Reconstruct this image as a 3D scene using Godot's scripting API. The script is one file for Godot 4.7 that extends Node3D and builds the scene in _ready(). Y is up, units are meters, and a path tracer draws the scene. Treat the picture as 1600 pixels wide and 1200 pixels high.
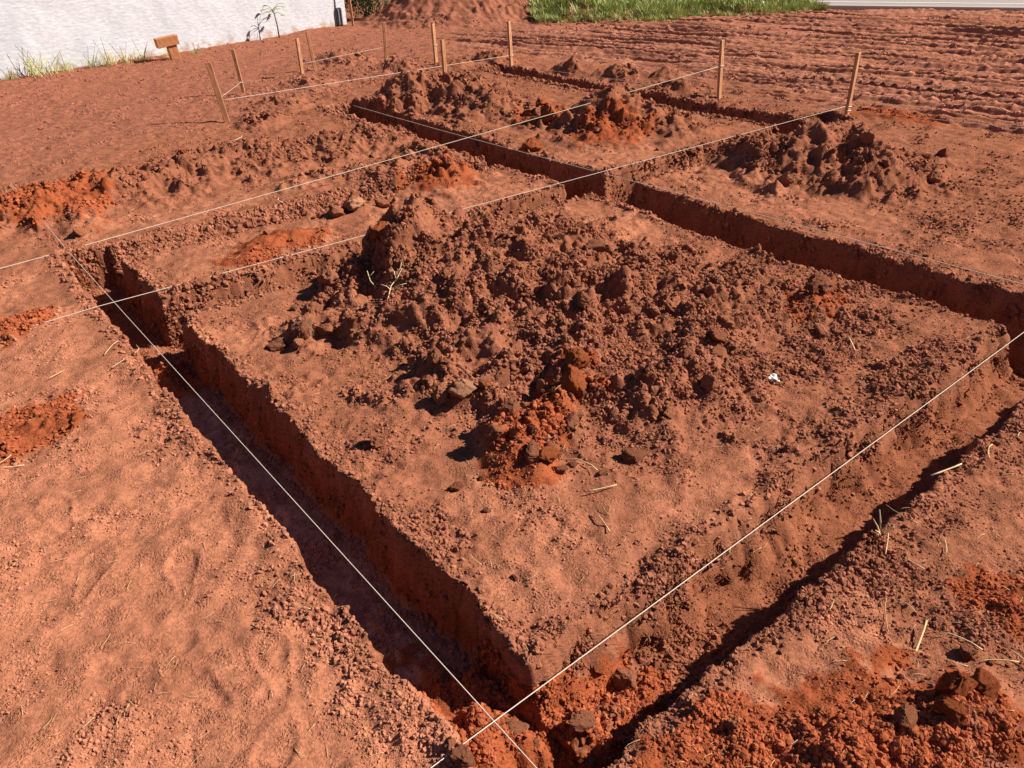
extends Node3D
# A dug-out foundation on red earth: trenches, spoil heaps, stakes and string lines.
# The plot has its own axes: u runs along the cross trenches, v along the long ones.

const ORIGIN := Vector2(-0.055, -1.115)
const EU := Vector2(0.78801, -0.61566)
const EV := Vector2(0.61566, 0.78801)
const EYE := Vector2(-0.64, 0.91)          # where the photographer stands, in plot axes

# trenches: u0, u1, v0, v1, depth, softness of the walls
const TRENCHES := [
	[-0.115, 0.175, -3.97, 0.24, 0.25, 0.03],
	[-0.10, 9.0, -0.10, 0.225, 0.225, 0.10, 0.03],
	[0.05, 6.1, -2.97, -2.70, 0.26, 0.06],
	[0.05, 0.62, -3.93, -3.65, 0.14, 0.06],
	[0.5, 2.95, -3.93, -3.68, 0.10, 0.12],
	[2.89, 3.29, -6.62, 0.24, 0.33, 0.07],
	[5.38, 5.74, -7.2, -2.70, 0.23, 0.08],
	[3.2, 9.0, 0.0, 0.2, 0.2, 0.1],
]
# humps of the spoil heaps: u, v, radius along u, radius along v, height, heap, share of orange subsoil
const HUMPS := [
	[1.36, -2.44, 0.46, 0.36, 0.31, 1, 0.0], [1.68, -2.42, 0.45, 0.36, 0.16, 1, 0.0], [2.15, -2.2, 0.6, 0.42, 0.10, 1, 0.0],
	[1.5, -1.95, 1.0, 0.75, 0.19, 1, 0.0], [1.0, -1.95, 0.5, 0.5, 0.09, 1, 0.0], [1.25, -1.3, 0.7, 0.6, 0.10, 1, 0.0],
	[2.0, -1.45, 0.75, 0.65, 0.10, 1, 0.0], [0.66, -2.12, 0.26, 0.24, 0.06, 1, 0.0], [0.98, -2.42, 0.3, 0.25, 0.10, 1, 0.25],
	[0.80, -0.86, 0.22, 0.24, 0.115, 1, 1.0], [0.66, -0.72, 0.2, 0.18, 0.05, 1, 1.0], [1.09, -0.95, 0.22, 0.2, 0.075, 1, 0.55], [1.55, -0.68, 0.5, 0.32, 0.07, 1, 0.0], [1.3, -0.95, 0.5, 0.4, 0.06, 1, 0.0], [1.8, -1.0, 0.55, 0.45, 0.07, 1, 0.0],
	[2.33, -1.08, 0.42, 0.36, 0.07, 1, 0.0], [2.5, -0.78, 0.24, 0.2, 0.045, 1, 0.6], [0.8, -1.3, 0.4, 0.4, 0.05, 1, 0.0], [1.25, -0.65, 0.3, 0.25, 0.05, 1, 0.0],
	[0.05, -5.0, 0.55, 0.6, 0.13, 2, 0.9], [0.5, -5.1, 0.5, 0.55, 0.12, 2, 0.3], [1.0, -5.15, 0.65, 0.6, 0.13, 2, 0.0], [1.6, -5.2, 0.65, 0.65, 0.12, 2, 0.0], [2.2, -5.0, 0.55, 0.55, 0.11, 2, 0.0], [-0.6, -5.0, 0.6, 0.6, 0.10, 2, 0.9], [2.6, -5.05, 0.35, 0.4, 0.10, 2, 0.0], [0.15, -4.45, 0.25, 0.3, 0.05, 2, 0.3],
	[0.98, -3.30, 0.34, 0.22, 0.055, 3, 1.0], [0.75, -3.2, 0.3, 0.2, 0.03, 3, 1.0],
	[1.56, -3.54, 0.22, 0.16, 0.05, 4, 0.0], [2.35, -3.66, 0.4, 0.34, 0.11, 4, 0.8], [2.2, -4.1, 0.5, 0.4, 0.10, 4, 0.0], [2.66, -4.3, 0.22, 0.6, 0.07, 4, 0.0], [1.7, -4.3, 0.5, 0.3, 0.07, 4, 0.0],
	[3.68, -6.2, 0.5, 0.6, 0.27, 5, 0.0], [4.3, -6.15, 0.55, 0.6, 0.20, 5, 0.0], [3.98, -5.2, 0.5, 0.55, 0.17, 5, 0.0], [4.0, -5.7, 0.6, 0.6, 0.16, 5, 0.0],
	[4.45, -4.1, 0.62, 0.6, 0.27, 6, 0.15], [4.1, -3.75, 0.5, 0.45, 0.10, 6, 0.9], [4.6, -3.55, 0.5, 0.5, 0.11, 6, 0.0], [4.1, -4.6, 0.34, 0.3, 0.10, 6, 0.8],
	[4.30, -2.45, 0.48, 0.4, 0.17, 7, 0.0], [4.6, -2.1, 0.6, 0.5, 0.26, 7, 0.0], [4.5, -1.62, 0.5, 0.42, 0.19, 7, 0.0], [4.9, -1.75, 0.55, 0.5, 0.10, 7, 0.0], [4.25, -2.05, 0.5, 0.5, 0.13, 7, 0.0],
	[0.28, 0.44, 0.34, 0.24, 0.035, 8, 1.0], [0.56, 0.56, 0.42, 0.28, 0.04, 8, 1.0], [0.83, 0.70, 0.2, 0.16, 0.07, 8, 0.6], [0.4, 0.8, 0.5, 0.4, 0.05, 8, 1.0], [1.28, 0.68, 0.25, 0.3, 0.03, 8, 0.8],
	[-0.02, -0.1, 0.34, 0.34, 0.14, 9, 1.0], [0.3, 0.05, 0.34, 0.18, 0.05, 9, 0.7], [0.03, -2.56, 0.3, 0.16, 0.10, 23, 0.4],
	[5.95, -7.74, 0.3, 0.45, 0.13, 10, 0.0], [6.02, -6.3, 0.24, 0.4, 0.13, 11, 0.0], [6.25, -5.7, 0.26, 0.35, 0.13, 12, 0.0], [5.98, -4.62, 0.26, 0.4, 0.12, 13, 0.0], [6.6, -5.3, 0.3, 0.3, 0.08, 13, 0.0],
	[2.2, -6.5, 0.3, 0.36, 0.08, 14, 0.0], [2.7, -7.1, 0.4, 0.4, 0.08, 14, 0.0], [3.4, -7.9, 0.35, 0.5, 0.09, 15, 0.0], [4.5, -9.2, 0.5, 0.6, 0.12, 16, 0.0], [4.75, -8.1, 0.35, 0.4, 0.11, 17, 0.0], [4.2, -7.3, 0.4, 0.35, 0.05, 17, 0.4], [5.35, -7.8, 0.3, 0.35, 0.06, 17, 0.0],
	[8.7, -12.5, 1.9, 1.7, 0.75, 18, 0.0], [8.6, -12.9, 1.2, 1.2, 0.4, 18, 0.0], [9.8, -12.0, 1.5, 1.3, 0.3, 18, 0.0], [10.1, -10.6, 0.55, 0.8, 0.17, 19, 0.0],
	[6.45, -2.5, 0.3, 0.6, 0.05, 20, 1.0],
	[-0.6, -2.1, 0.34, 0.3, 0.018, 21, 1.0], [-0.46, -3.15, 0.24, 0.24, 0.03, 22, 0.9], [-0.62, -2.95, 0.25, 0.2, 0.02, 22, 0.3],
]
# broken, crumbly ground beside the heaps: u, v, radius u, radius v, how loose
const LOOSE := [
	[-0.24, -0.65, 0.13, 0.75, 0.9], [-0.22, -0.1, 0.12, 0.35, 0.6], [-0.2, -1.6, 0.16, 0.35, 0.6], [-0.66, -0.66, 0.12, 0.16, 0.75], [-0.8, -0.3, 0.16, 0.1, 0.6], [-0.5, -0.55, 0.14, 0.1, 0.4],
	[0.26, -1.4, 0.12, 1.1, 0.6], [0.26, -0.5, 0.1, 0.5, 0.8], [0.9, 0.30, 0.6, 0.09, 0.7], [1.7, 0.30, 0.6, 0.1, 0.5], [0.75, -0.2, 0.5, 0.06, 0.4], [1.9, -0.22, 0.9, 0.10, 0.75],
	[0.5, 0.06, 0.4, 0.12, 0.75], [1.7, 0.12, 0.8, 0.06, 0.4], [0.25, -3.2, 0.08, 0.4, 0.6], [1.2, -3.02, 0.9, 0.07, 0.3], [1.5, -3.66, 1.0, 0.09, 0.9], [1.7, -1.25, 1.3, 1.05, 0.8], [2.3, -0.75, 0.6, 0.5, 0.8], [2.75, -1.4, 0.2, 1.2, 0.35],
	[3.6, -1.9, 0.3, 0.9, 0.35], [4.6, -0.8, 1.0, 0.7, 0.5], [3.42, -5.0, 0.16, 1.6, 0.8], [2.75, -5.0, 0.14, 1.5, 0.7], [5.2, -5.6, 0.3, 1.6, 0.5], [6.0, -4.8, 0.35, 2.2, 0.7], [3.0, -7.6, 1.2, 0.9, 0.6], [4.6, -8.2, 1.4, 1.1, 0.7], [1.6, -6.1, 0.9, 0.5, 0.4],
	[-0.6, -2.1, 0.3, 0.26, 0.8], [-0.46, -3.12, 0.22, 0.22, 0.8], [0.45, 0.52, 0.5, 0.24, 0.95], [-0.74, -0.5, 0.1, 0.2, 0.6], [1.4, -4.35, 1.5, 0.4, 0.4], [8.0, -9.0, 3.0, 2.0, 0.5],
]
# shoe prints: u, v, heading, half length, tread
const PRINTS := [[0.58, 0.37, 0.5, 0.14, 80.0], [0.98, 0.45, 0.3, 0.13, 0.01], [1.25, 0.52, 0.4, 0.13, 0.01], [0.42, -0.66, 0.4, 0.12, 0.01], [0.6, -0.36, -0.3, 0.13, 0.01], [-0.40, -0.98, -1.3, 0.11, 0.01], [-0.6, -1.15, -1.0, 0.11, 0.01], [-0.33, -0.5, -1.4, 0.11, 0.01], [-0.55, -0.75, 0.4, 0.11, 0.01], [-0.45, -0.25, -0.8, 0.11, 0.01], [-0.62, -1.5, -1.6, 0.11, 0.01], [-0.35, -0.2, 0.6, 0.11, 0.01], [-0.5, -0.55, -1.9, 0.11, 0.01], [0.35, -2.32, -1.2, 0.12, 0.01], [0.95, -0.2, 0.2, 0.13, 0.01]]
# trodden, pale crust
const TRODDEN := [
	[0.30, -2.35, 0.22, 0.2], [0.55, -0.62, 0.18, 0.22], [0.42, -0.34, 0.3, 0.18], [1.0, -0.22, 0.3, 0.12], [0.7, -3.3, 0.6, 0.3], [2.2, -3.3, 0.8, 0.3], [3.7, -3.3, 0.5, 0.4], [3.75, -2.2, 0.25, 1.4], [-0.5, -1.1, 0.5, 0.6], [-0.55, -0.2, 0.4, 0.45], [0.75, 0.38, 0.3, 0.12], [0.9, -4.3, 0.9, 0.25], [2.6, -2.2, 0.3, 0.4],
]

var low := noise(0.55, 3); var mid := noise(3.6, 3); var rim := noise(3.2, 4); var fine := noise(19.0, 3); var patch := noise(2.2, 4); var mott := noise(7.5, 4)
var lump := cells(6.0, false); var lump_size := cells(6.0, true); var crumb := cells(16.0, false); var crumb_size := cells(16.0, true); var bead := cells(40.0, false); var bead_size := cells(40.0, true); var scuff := noise(9.0, 2); var rough := rugged(); var lane := noise(1.0, 3); var lane2 := noise(1.0, 2)
var us: PackedFloat32Array; var vs: PackedFloat32Array
var need := []
var row_h := []; var row_c := []; var row_id := []; var row_p := []; var row_n := []
var serial := {}

func _ready() -> void:
	# camera, sky, sun, exposure
	var cam := Camera3D.new()
	cam.name = "camera"
	var p := deg_to_rad(31.2); var r := deg_to_rad(-1.6)
	var up := Vector3(0, cos(p), -sin(p)); var right := Vector3.RIGHT; var back := Vector3(0, sin(p), cos(p))
	cam.transform = Transform3D(Basis(right * cos(r) + up * sin(r), up * cos(r) - right * sin(r), back), Vector3(0, 1.6, 0))
	cam.fov = 53.13
	cam.near = 0.05
	cam.far = 1500.0
	add_child(cam)
	var env := Environment.new()
	env.background_mode = Environment.BG_SKY
	var sky := ProceduralSkyMaterial.new()
	sky.sky_top_color = Color(0.32, 0.42, 0.62)
	sky.sky_horizon_color = Color(0.78, 0.79, 0.80)
	sky.sky_curve = 0.12
	sky.ground_bottom_color = Color(0.35, 0.2, 0.14)
	sky.ground_horizon_color = Color(0.5, 0.4, 0.36)
	sky.sky_energy_multiplier = 0.56
	env.sky = Sky.new()
	env.sky.sky_material = sky
	env.tonemap_mode = Environment.TONE_MAPPER_LINEAR
	env.tonemap_exposure = 1.92
	env.sdfgi_enabled = true
	env.ssao_enabled = true
	env.ssil_enabled = true
	var we := WorldEnvironment.new()
	we.name = "environment"
	we.environment = env
	add_child(we)
	var sun := DirectionalLight3D.new()
	sun.name = "sun"
	var az := deg_to_rad(82.0); var el := deg_to_rad(39.0)
	sun.look_at_from_position(Vector3(sin(az) * cos(el), sin(el), -cos(az) * cos(el)), Vector3.ZERO)
	sun.light_energy = 1.6
	sun.light_color = Color(1.0, 0.95, 0.87)
	sun.light_angular_distance = 0.5
	sun.shadow_enabled = true
	add_child(sun)

	sort_features()
	materials()
	ground_and_heaps()
	road()
	wall()
	stakes_and_strings()
	clods()
	crumbs()
	straw()
	plants()
	oddments()

# ---------------------------------------------------------------- helpers

func noise(freq: float, octaves: int) -> FastNoiseLite:
	var n := FastNoiseLite.new()
	n.noise_type = FastNoiseLite.TYPE_SIMPLEX_SMOOTH
	n.frequency = freq
	n.seed = int(freq * 100.0) + octaves
	n.fractal_octaves = octaves
	n.fractal_type = FastNoiseLite.FRACTAL_FBM
	return n

func rugged() -> FastNoiseLite:
	var n := noise(8.0, 6)
	n.fractal_gain = 0.62
	n.fractal_lacunarity = 2.1
	return n

func cells(freq: float, value: bool) -> FastNoiseLite:
	var n := FastNoiseLite.new()
	n.noise_type = FastNoiseLite.TYPE_CELLULAR
	n.frequency = freq
	n.seed = int(freq * 10.0)
	n.fractal_type = FastNoiseLite.FRACTAL_NONE
	n.cellular_jitter = 1.0
	n.cellular_return_type = FastNoiseLite.RETURN_CELL_VALUE if value else FastNoiseLite.RETURN_DISTANCE2_SUB
	n.domain_warp_enabled = true
	n.domain_warp_amplitude = 0.45 / freq
	n.domain_warp_frequency = freq * 1.1
	n.domain_warp_fractal_type = FastNoiseLite.DOMAIN_WARP_FRACTAL_PROGRESSIVE
	n.domain_warp_fractal_octaves = 2
	return n

func numbered(called: String) -> String:
	if not serial.has(called):
		serial[called] = 0
		return called
	serial[called] += 1
	return "%s_%03d" % [called, serial[called]]

func tag(o: Node3D, label: String, category := "", group := "", kind := "") -> Node3D:
	if label: o.set_meta("label", label)
	if category: o.set_meta("category", category)
	if group: o.set_meta("group", group)
	if kind: o.set_meta("kind", kind)
	return o

func thing(called: String, label: String, category: String, at: Vector3, group := "") -> Node3D:
	var o := Node3D.new()
	o.name = numbered(called)
	add_child(o)
	o.position = at
	tag(o, label, category, group)
	return o

func obj(called: String, mesh: Mesh, m: Material, parent: Node3D = null) -> MeshInstance3D:
	var o := MeshInstance3D.new()
	o.name = numbered(called) if parent == null else called
	o.mesh = mesh
	if m: o.material_override = m
	(parent if parent else self).add_child(o, true)
	return o

func world(u: float, v: float, y := 0.0) -> Vector3:
	var q := ORIGIN + EU * u + EV * v
	return Vector3(q.x, y, q.y)

func plot(x: float, z: float) -> Vector2:
	var d := Vector2(x, z) - ORIGIN
	return Vector2(d.dot(EU), d.dot(EV))

func on_ground(u: float, v: float, lift := 0.0) -> Vector3:
	return world(u, v, terrain(u, v)[0] + lift)

# ---------------------------------------------------------------- the shape of the ground

var buckets := {}
const NOTHING := [[], [], []]

func near_by(u: float, v: float) -> Array:
	if u < -2.0 or u > 14.0 or v < -16.0 or v > 2.0: return NOTHING
	return buckets[int((u + 2.0) * 2.5) * 64 + int((v + 16.0) * 2.5)]

func sort_features() -> void:
	for i in 41:
		for j in 46:
			var c := Vector2(i * 0.4 - 1.8, j * 0.4 - 15.8)
			var found := [[], [], []]
			for k in 3:
				for m in [HUMPS, LOOSE, TRODDEN][k]:
					if absf(c.x - m[0]) < 0.22 + m[2] * 1.35 and absf(c.y - m[1]) < 0.22 + m[3] * 1.35: found[k].append(m)
			buckets[i * 64 + j] = found

func each(rows: int, work: Callable) -> void:
	var crew := []
	for k in 4:
		var t := Thread.new()
		t.start(func():
			for j in range(k, rows, 4): work.call(j))
		crew.append(t)
	for t in crew: t.wait_to_finish()

# height, heap number, colour r, g, b, looseness
func terrain(u: float, v: float) -> PackedFloat32Array:
	var x := ORIGIN.x + EU.x * u + EV.x * v
	var z := ORIGIN.y + EU.y * u + EV.y * v
	var dist := sqrt((u - EYE.x) * (u - EYE.x) + (v - EYE.y) * (v - EYE.y))
	var w1 := rim.get_noise_2d(u, v)
	var w2 := fine.get_noise_2d(u, v)
	var pn := patch.get_noise_2d(u, v)
	var mn := mott.get_noise_2d(u, v)
	var wob := w1 * 0.026 + mn * 0.007 + w2 * 0.002
	# trenches
	var depth := 0.0
	var edge := 1.0
	var face := 0.0
	if v < 0.7 and u < 9.0 and v > -7.6:
		for t in TRENCHES:
			var d: float = minf(minf(u - t[0], t[1] - u), minf(v - t[2], t[3] - v)) + wob
			if d > -0.14:
				if d > 0.0:
					var soft: float = t[5] if t.size() == 6 or v - t[2] < t[3] - v else t[6]
					var s: float = clampf(d / (soft * (1.0 + pn * 0.9)), 0.0, 1.0)
					s = s * (2.0 - s) * 0.5 + s * s * (3.0 - 2.0 * s) * 0.5
					var deep: float = t[4] * (1.0 + pn * 0.07) * s
					if deep > depth:
						depth = deep
						face = smoothstep(0.0, 0.12, s) * smoothstep(1.0, 0.88, s)
				edge = minf(edge, absf(d))
	# the heaps
	var heap := 0.0
	var orange := 0.0
	var id := 0
	var best := 0.0
	var near: Array = near_by(u, v)
	for m in near[0]:
		var du: float = (u - m[0]) / m[2]
		if du > 1.25 or du < -1.25: continue
		var dv: float = (v - m[1]) / m[3]
		if dv > 1.25 or dv < -1.25: continue
		var rr: float = sqrt(du * du + dv * dv) * (1.0 + (w1 * 0.45 + mn * 0.12) * (0.2 if m[4] > 0.35 else 1.0))
		if rr < 1.0:
			var f: float = 1.0 - rr
			f = f * f * (3.0 - 2.0 * f) * 0.55 + f * 0.45
			var c: float = m[4] * f
			if m[5] == 9 or m[5] == 23: c *= smoothstep(0.05, 0.16, depth)
			if c > best:
				best = c
				id = m[5]
			heap = maxf(heap, c) + minf(heap, c) * 0.42
			if c > 0.006: orange = maxf(orange, m[6] * smoothstep(0.12, 0.4, f + mn * 0.35))
	if heap < 0.004:
		id = 0
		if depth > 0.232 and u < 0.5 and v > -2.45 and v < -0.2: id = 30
	var heap_mask := smoothstep(0.01, 0.07, heap)
	# looseness and wear
	var loose := 0.0
	for m in near[1]:
		var du: float = (u - m[0]) / m[2]
		var dv: float = (v - m[1]) / m[3]
		var q := du * du + dv * dv
		if q < 1.6: loose = maxf(loose, m[4] * smoothstep(1.6, 0.1, q + w1 * 0.9 + mn * 0.4))
	loose = maxf(loose, smoothstep(0.006, 0.05, heap) * clampf(0.78 + 1.1 * patch.get_noise_2d(u + 5.0, v), 0.35, 1.15))
	var trod := 0.0
	for m in near[2]:
		var du: float = (u - m[0]) / m[2]
		var dv: float = (v - m[1]) / m[3]
		var q := du * du + dv * dv
		if q < 1.5: trod = maxf(trod, smoothstep(1.5, 0.2, q + w1 * 1.2 + mn * 0.5))
	loose *= 1.0 - 0.75 * trod
	var left_side := smoothstep(-0.05, -0.25, u) * smoothstep(-4.6, -3.4, v)
	var front_side := smoothstep(0.16, 0.3, v) * smoothstep(0.0, 0.2, u)
	var yard := smoothstep(-5.6, -6.6, v + u * 0.35)             # the flat ground before the wall
	var field := smoothstep(6.3, 7.2, u + w1 * 0.5 + pn * 0.5) * smoothstep(-11.5, -9.0, v)
	loose = maxf(loose, 0.3 + 0.6 * pn - 0.25 * left_side - 0.05 * yard)
	# height
	var h := low.get_noise_2d(u, v) * 0.03 * smoothstep(0.5, 3.0, dist) + mid.get_noise_2d(u, v) * (0.010 + 0.016 * clampf(loose, 0.0, 1.0))
	h += heap * 1.12 + minf(heap, 0.2) * mn * 0.2 * (1.0 - smoothstep(11.0, 13.5, dist))
	h -= depth
	h += scuff.get_noise_2d(u, v) * (0.003 + 0.004 * trod)
	var lip := smoothstep(0.12, 0.02, edge) * (1.0 - smoothstep(0.02, 0.08, depth))
	h += lip * (0.008 + 0.02 * maxf(0.0, pn))
	loose = maxf(loose, lip * (0.4 + pn) * (1.0 - 0.6 * left_side))
	# clods that stand out of the ground, of three sizes, angular and uneven
	h += heap_mask * (mid.get_noise_2d(u * 1.3, v * 1.3) * 0.045 + mn * 0.012) * (1.0 - 0.55 * smoothstep(11.0, 13.5, dist))
	var open := (1.0 - 0.9 * face) * loose * (1.0 - 0.75 * field) * (1.0 - 0.5 * smoothstep(11.0, 14.0, dist))
	if open > 0.35:
		var cv := lump_size.get_noise_2d(u, v) * 0.5 + 0.5
		var f := lump.get_noise_2d(u, v) + 1.0
		var seen := smoothstep(0.0, 0.12, open * open * 0.22 - fposmod(cv * 37.0, 1.0))
		h += (1.0 - exp(-f * 5.0)) * (0.25 + 0.75 * cv) * (0.042 - 0.02 * smoothstep(3.0, 8.0, dist)) * seen * (1.0 + w2 * 0.8)
	var cv2 := crumb_size.get_noise_2d(u, v) * 0.5 + 0.5
	var f2 := crumb.get_noise_2d(u, v) + 1.0
	var seen2 := smoothstep(0.0, 0.15, open * open * 0.26 + 0.006 - fposmod(cv2 * 53.0, 1.0))
	h += (1.0 - exp(-f2 * 5.0)) * (0.2 + 0.8 * cv2) * 0.026 * seen2 * (1.0 + w2 * 0.7)
	if dist < 5.5:
		var cv3 := bead_size.get_noise_2d(u, v) * 0.5 + 0.5
		var f3 := bead.get_noise_2d(u, v) + 1.0
		var seen3 := smoothstep(0.0, 0.2, open * open * 0.4 + 0.012 - fposmod(cv3 * 61.0, 1.0))
		h += (1.0 - exp(-f3 * 4.0)) * (0.3 + 0.7 * cv3) * 0.0105 * seen3
	h += w2 * (0.0015 + 0.006 * clampf(loose, 0.0, 1.1)) * (1.0 - face)
	h += rough.get_noise_2d(u, v) * 0.026 * clampf(loose, 0.16, 1.0) * (1.0 - face)
	h -= 0.004 * smoothstep(0.05, 0.0, absf(scuff.get_noise_2d(u * 0.8 + 9.0, v * 0.8))) * smoothstep(0.0, 0.2, pn) * (1.0 - loose)
	if dist < 6.0:
		for q in PRINTS:
			var ax: float = u - q[0]; var ay: float = v - q[1]
			if absf(ax) > 0.25 or absf(ay) > 0.25: continue
			var along_p: float = (ax * cos(q[2]) + ay * sin(q[2])) / q[3]
			var across_p: float = (ay * cos(q[2]) - ax * sin(q[2])) / (q[3] * (0.36 + 0.10 * sin(along_p * 3.0)))
			var e: float = sqrt(along_p * along_p + across_p * across_p) + mn * 0.12
			if e < 1.35:
				h += -0.004 * smoothstep(1.1, 0.6, e) + 0.003 * smoothstep(0.9, 1.05, e) * smoothstep(1.35, 1.1, e)
				h += 0.0025 * smoothstep(0.95, 0.8, e) * sin(along_p * q[3] * 260.0) * sin(across_p * q[3] * q[4])
	# the field rutted by tracked machines
	var ridge := 0.0
	if field > 0.0:
		var turn := 0.20 * smoothstep(11.0, 6.0, dist)
		var a := 2.26 + turn
		var along := x * sin(a) - z * cos(a)
		var across := x * cos(a) + z * sin(a)
		var n1 := lane.get_noise_2d(across * 1.1, along * 0.05)
		var n2 := lane2.get_noise_2d(across * 5.6, along * 0.07 + 40.0)
		var n3 := low.get_noise_2d(across * 0.5, along * 0.12)
		var gap := smoothstep(-0.35, 0.1, lane2.get_noise_2d(across * 1.6 + 9.0, along * 0.4))
		ridge = (0.5 - sqrt(n1 * n1 + 0.006) * 3.0) * 0.04 + (0.45 - sqrt(n2 * n2 + 0.01) * 2.4) * 0.05 * gap + cos(across * 36.0 + n3 * 6.0) * 0.026 * (0.4 + 0.6 * gap) + mn * 0.014
		h += field * ridge
	# far edge: the road lies beyond this line
	var to_road := (x - 6.27) * 0.396 + (z + 16.08) * -0.918
	if to_road > -0.3:
		h = lerpf(h, -0.09, smoothstep(-0.3, 0.15, to_road) * smoothstep(2.6, 3.4, x + 0.35 * to_road - 1.0))
	if dist > 24.0: h = lerpf(h, -0.15, smoothstep(24.0, 40.0, dist))
	# colour of the soil itself; the left trench floor also holds painted sky reflection
	var c := Vector3(0.324, 0.132, 0.083).lerp(Vector3(0.259, 0.102, 0.064), clampf(loose * 0.8 + pn * 0.5, 0.0, 1.0))
	c = c.lerp(Vector3(0.414, 0.174, 0.110), clampf(trod * 0.8 + left_side * (0.85 + pn) + mn * 0.35 - loose * 0.25, 0.0, 1.0))
	c = c.lerp(Vector3(0.315, 0.130, 0.091), clampf(yard * (0.75 + 0.5 * pn), 0.0, 1.0))
	c = c.lerp(Vector3(0.47, 0.208, 0.148), field * clampf(0.65 + mn * 0.8 + pn * 0.4, 0.0, 1.0))
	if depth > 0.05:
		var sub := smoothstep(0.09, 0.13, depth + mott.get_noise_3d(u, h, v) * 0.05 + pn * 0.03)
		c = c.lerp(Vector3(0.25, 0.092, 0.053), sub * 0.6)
		if id == 30: c = Vector3(0.29, 0.145, 0.112)  # grey-pink clay, its colour lifted paler to stand for reflected sky
	if orange > 0.02: c = c.lerp(Vector3(0.315, 0.09, 0.043), smoothstep(0.34, 0.6, orange + mn * 0.45 + fine.get_noise_3d(u, h, v) * 0.4))
	c *= 1.0 + mott.get_noise_3d(u, h * 1.5, v) * 0.22 + fine.get_noise_3d(u, h, v) * 0.16 + pn * 0.12
	return PackedFloat32Array([h, id, c.x, c.y, c.z, loose])

func lines(c: float, from: float, to: float, edges: Array) -> PackedFloat32Array:
	var a := [c]
	for dir in [-1.0, 1.0]:
		var q := c
		while (q > from) if dir < 0 else (q < to):
			var d := absf(q - c)
			var s := maxf(0.0075, 0.0027 * d)
			if d > 19.0: s = 0.16 * (d - 18.5)
			for e in edges:
				var de := absf(q + dir * 0.003 - e)
				if de < 0.07: s = minf(s, maxf(0.0042, 0.0019 * d))
			if dir > 0 and c > 0.0: s = 0.06 + 0.5 * d
			q += s * dir
			a.append(q)
	a.sort()
	while a.size() % 4 != 1:
		a.append(a[-1] + 4.0)
	return PackedFloat32Array(a)

func in_view(u: float, v: float) -> bool:
	var x := ORIGIN.x + EU.x * u + EV.x * v
	var z := ORIGIN.y + EU.y * u + EV.y * v
	return z < -0.55 and z > -22.0 and absf(x) < 0.72 - 0.70 * z

func height_row(j: int) -> void:
	var n := us.size()
	var h := PackedFloat32Array(); h.resize(n); h.fill(-99.0)
	var ids := PackedByteArray(); ids.resize(n)
	var c := PackedColorArray(); c.resize(n)
	var v := vs[j]
	var want: PackedByteArray = need[j]
	for i in n:
		var u := us[i]
		if want[i]:
			var t := terrain(u, v)
			h[i] = t[0]
			ids[i] = int(t[1])
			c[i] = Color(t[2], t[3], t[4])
	row_h[j] = h; row_id[j] = ids; row_c[j] = c

func shape_row(j: int) -> void:
	var n := us.size(); var nv := vs.size()
	var h: PackedFloat32Array = row_h[j]
	var above: PackedFloat32Array = row_h[maxi(j - 1, 0)]
	var below: PackedFloat32Array = row_h[mini(j + 1, nv - 1)]
	var p := PackedVector3Array(); p.resize(n)
	var nn := PackedVector3Array(); nn.resize(n)
	var v := vs[j]
	for i in n:
		if h[i] < -50.0: continue
		var a := i - 1 if i > 0 and h[i - 1] > -50.0 else i
		var b := i + 1 if i < n - 1 and h[i + 1] > -50.0 else i
		var gu := (h[b] - h[a]) / (us[b] - us[a]) if b > a else 0.0
		var ja := j - 1 if j > 0 and above[i] > -50.0 else j
		var jb := j + 1 if j < nv - 1 and below[i] > -50.0 else j
		var gv := ((below[i] if jb > j else h[i]) - (above[i] if ja < j else h[i])) / (vs[jb] - vs[ja]) if jb > ja else 0.0
		var steep := sqrt(gu * gu + gv * gv)
		var u := us[i]; var y := h[i]; var vv := v
		if steep > 0.9 and j < nv - 1:
			# walls are lumpy sideways
			var k := (rim.get_noise_3d(u * 1.6, y * 2.2, v * 1.6) * 0.028 + mott.get_noise_3d(u, y * 1.2, v) * 0.022 + fine.get_noise_3d(u * 1.2, y * 1.2, v * 1.2) * 0.008) * minf(1.0, (steep - 0.9) * 0.7)
			u -= gu / steep * k; vv -= gv / steep * k
		p[i] = world(u, vv, y)
		var g := EU * gu + EV * gv
		nn[i] = Vector3(-g.x, 1.0, -g.y).normalized()
	row_p[j] = p; row_n[j] = nn

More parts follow.
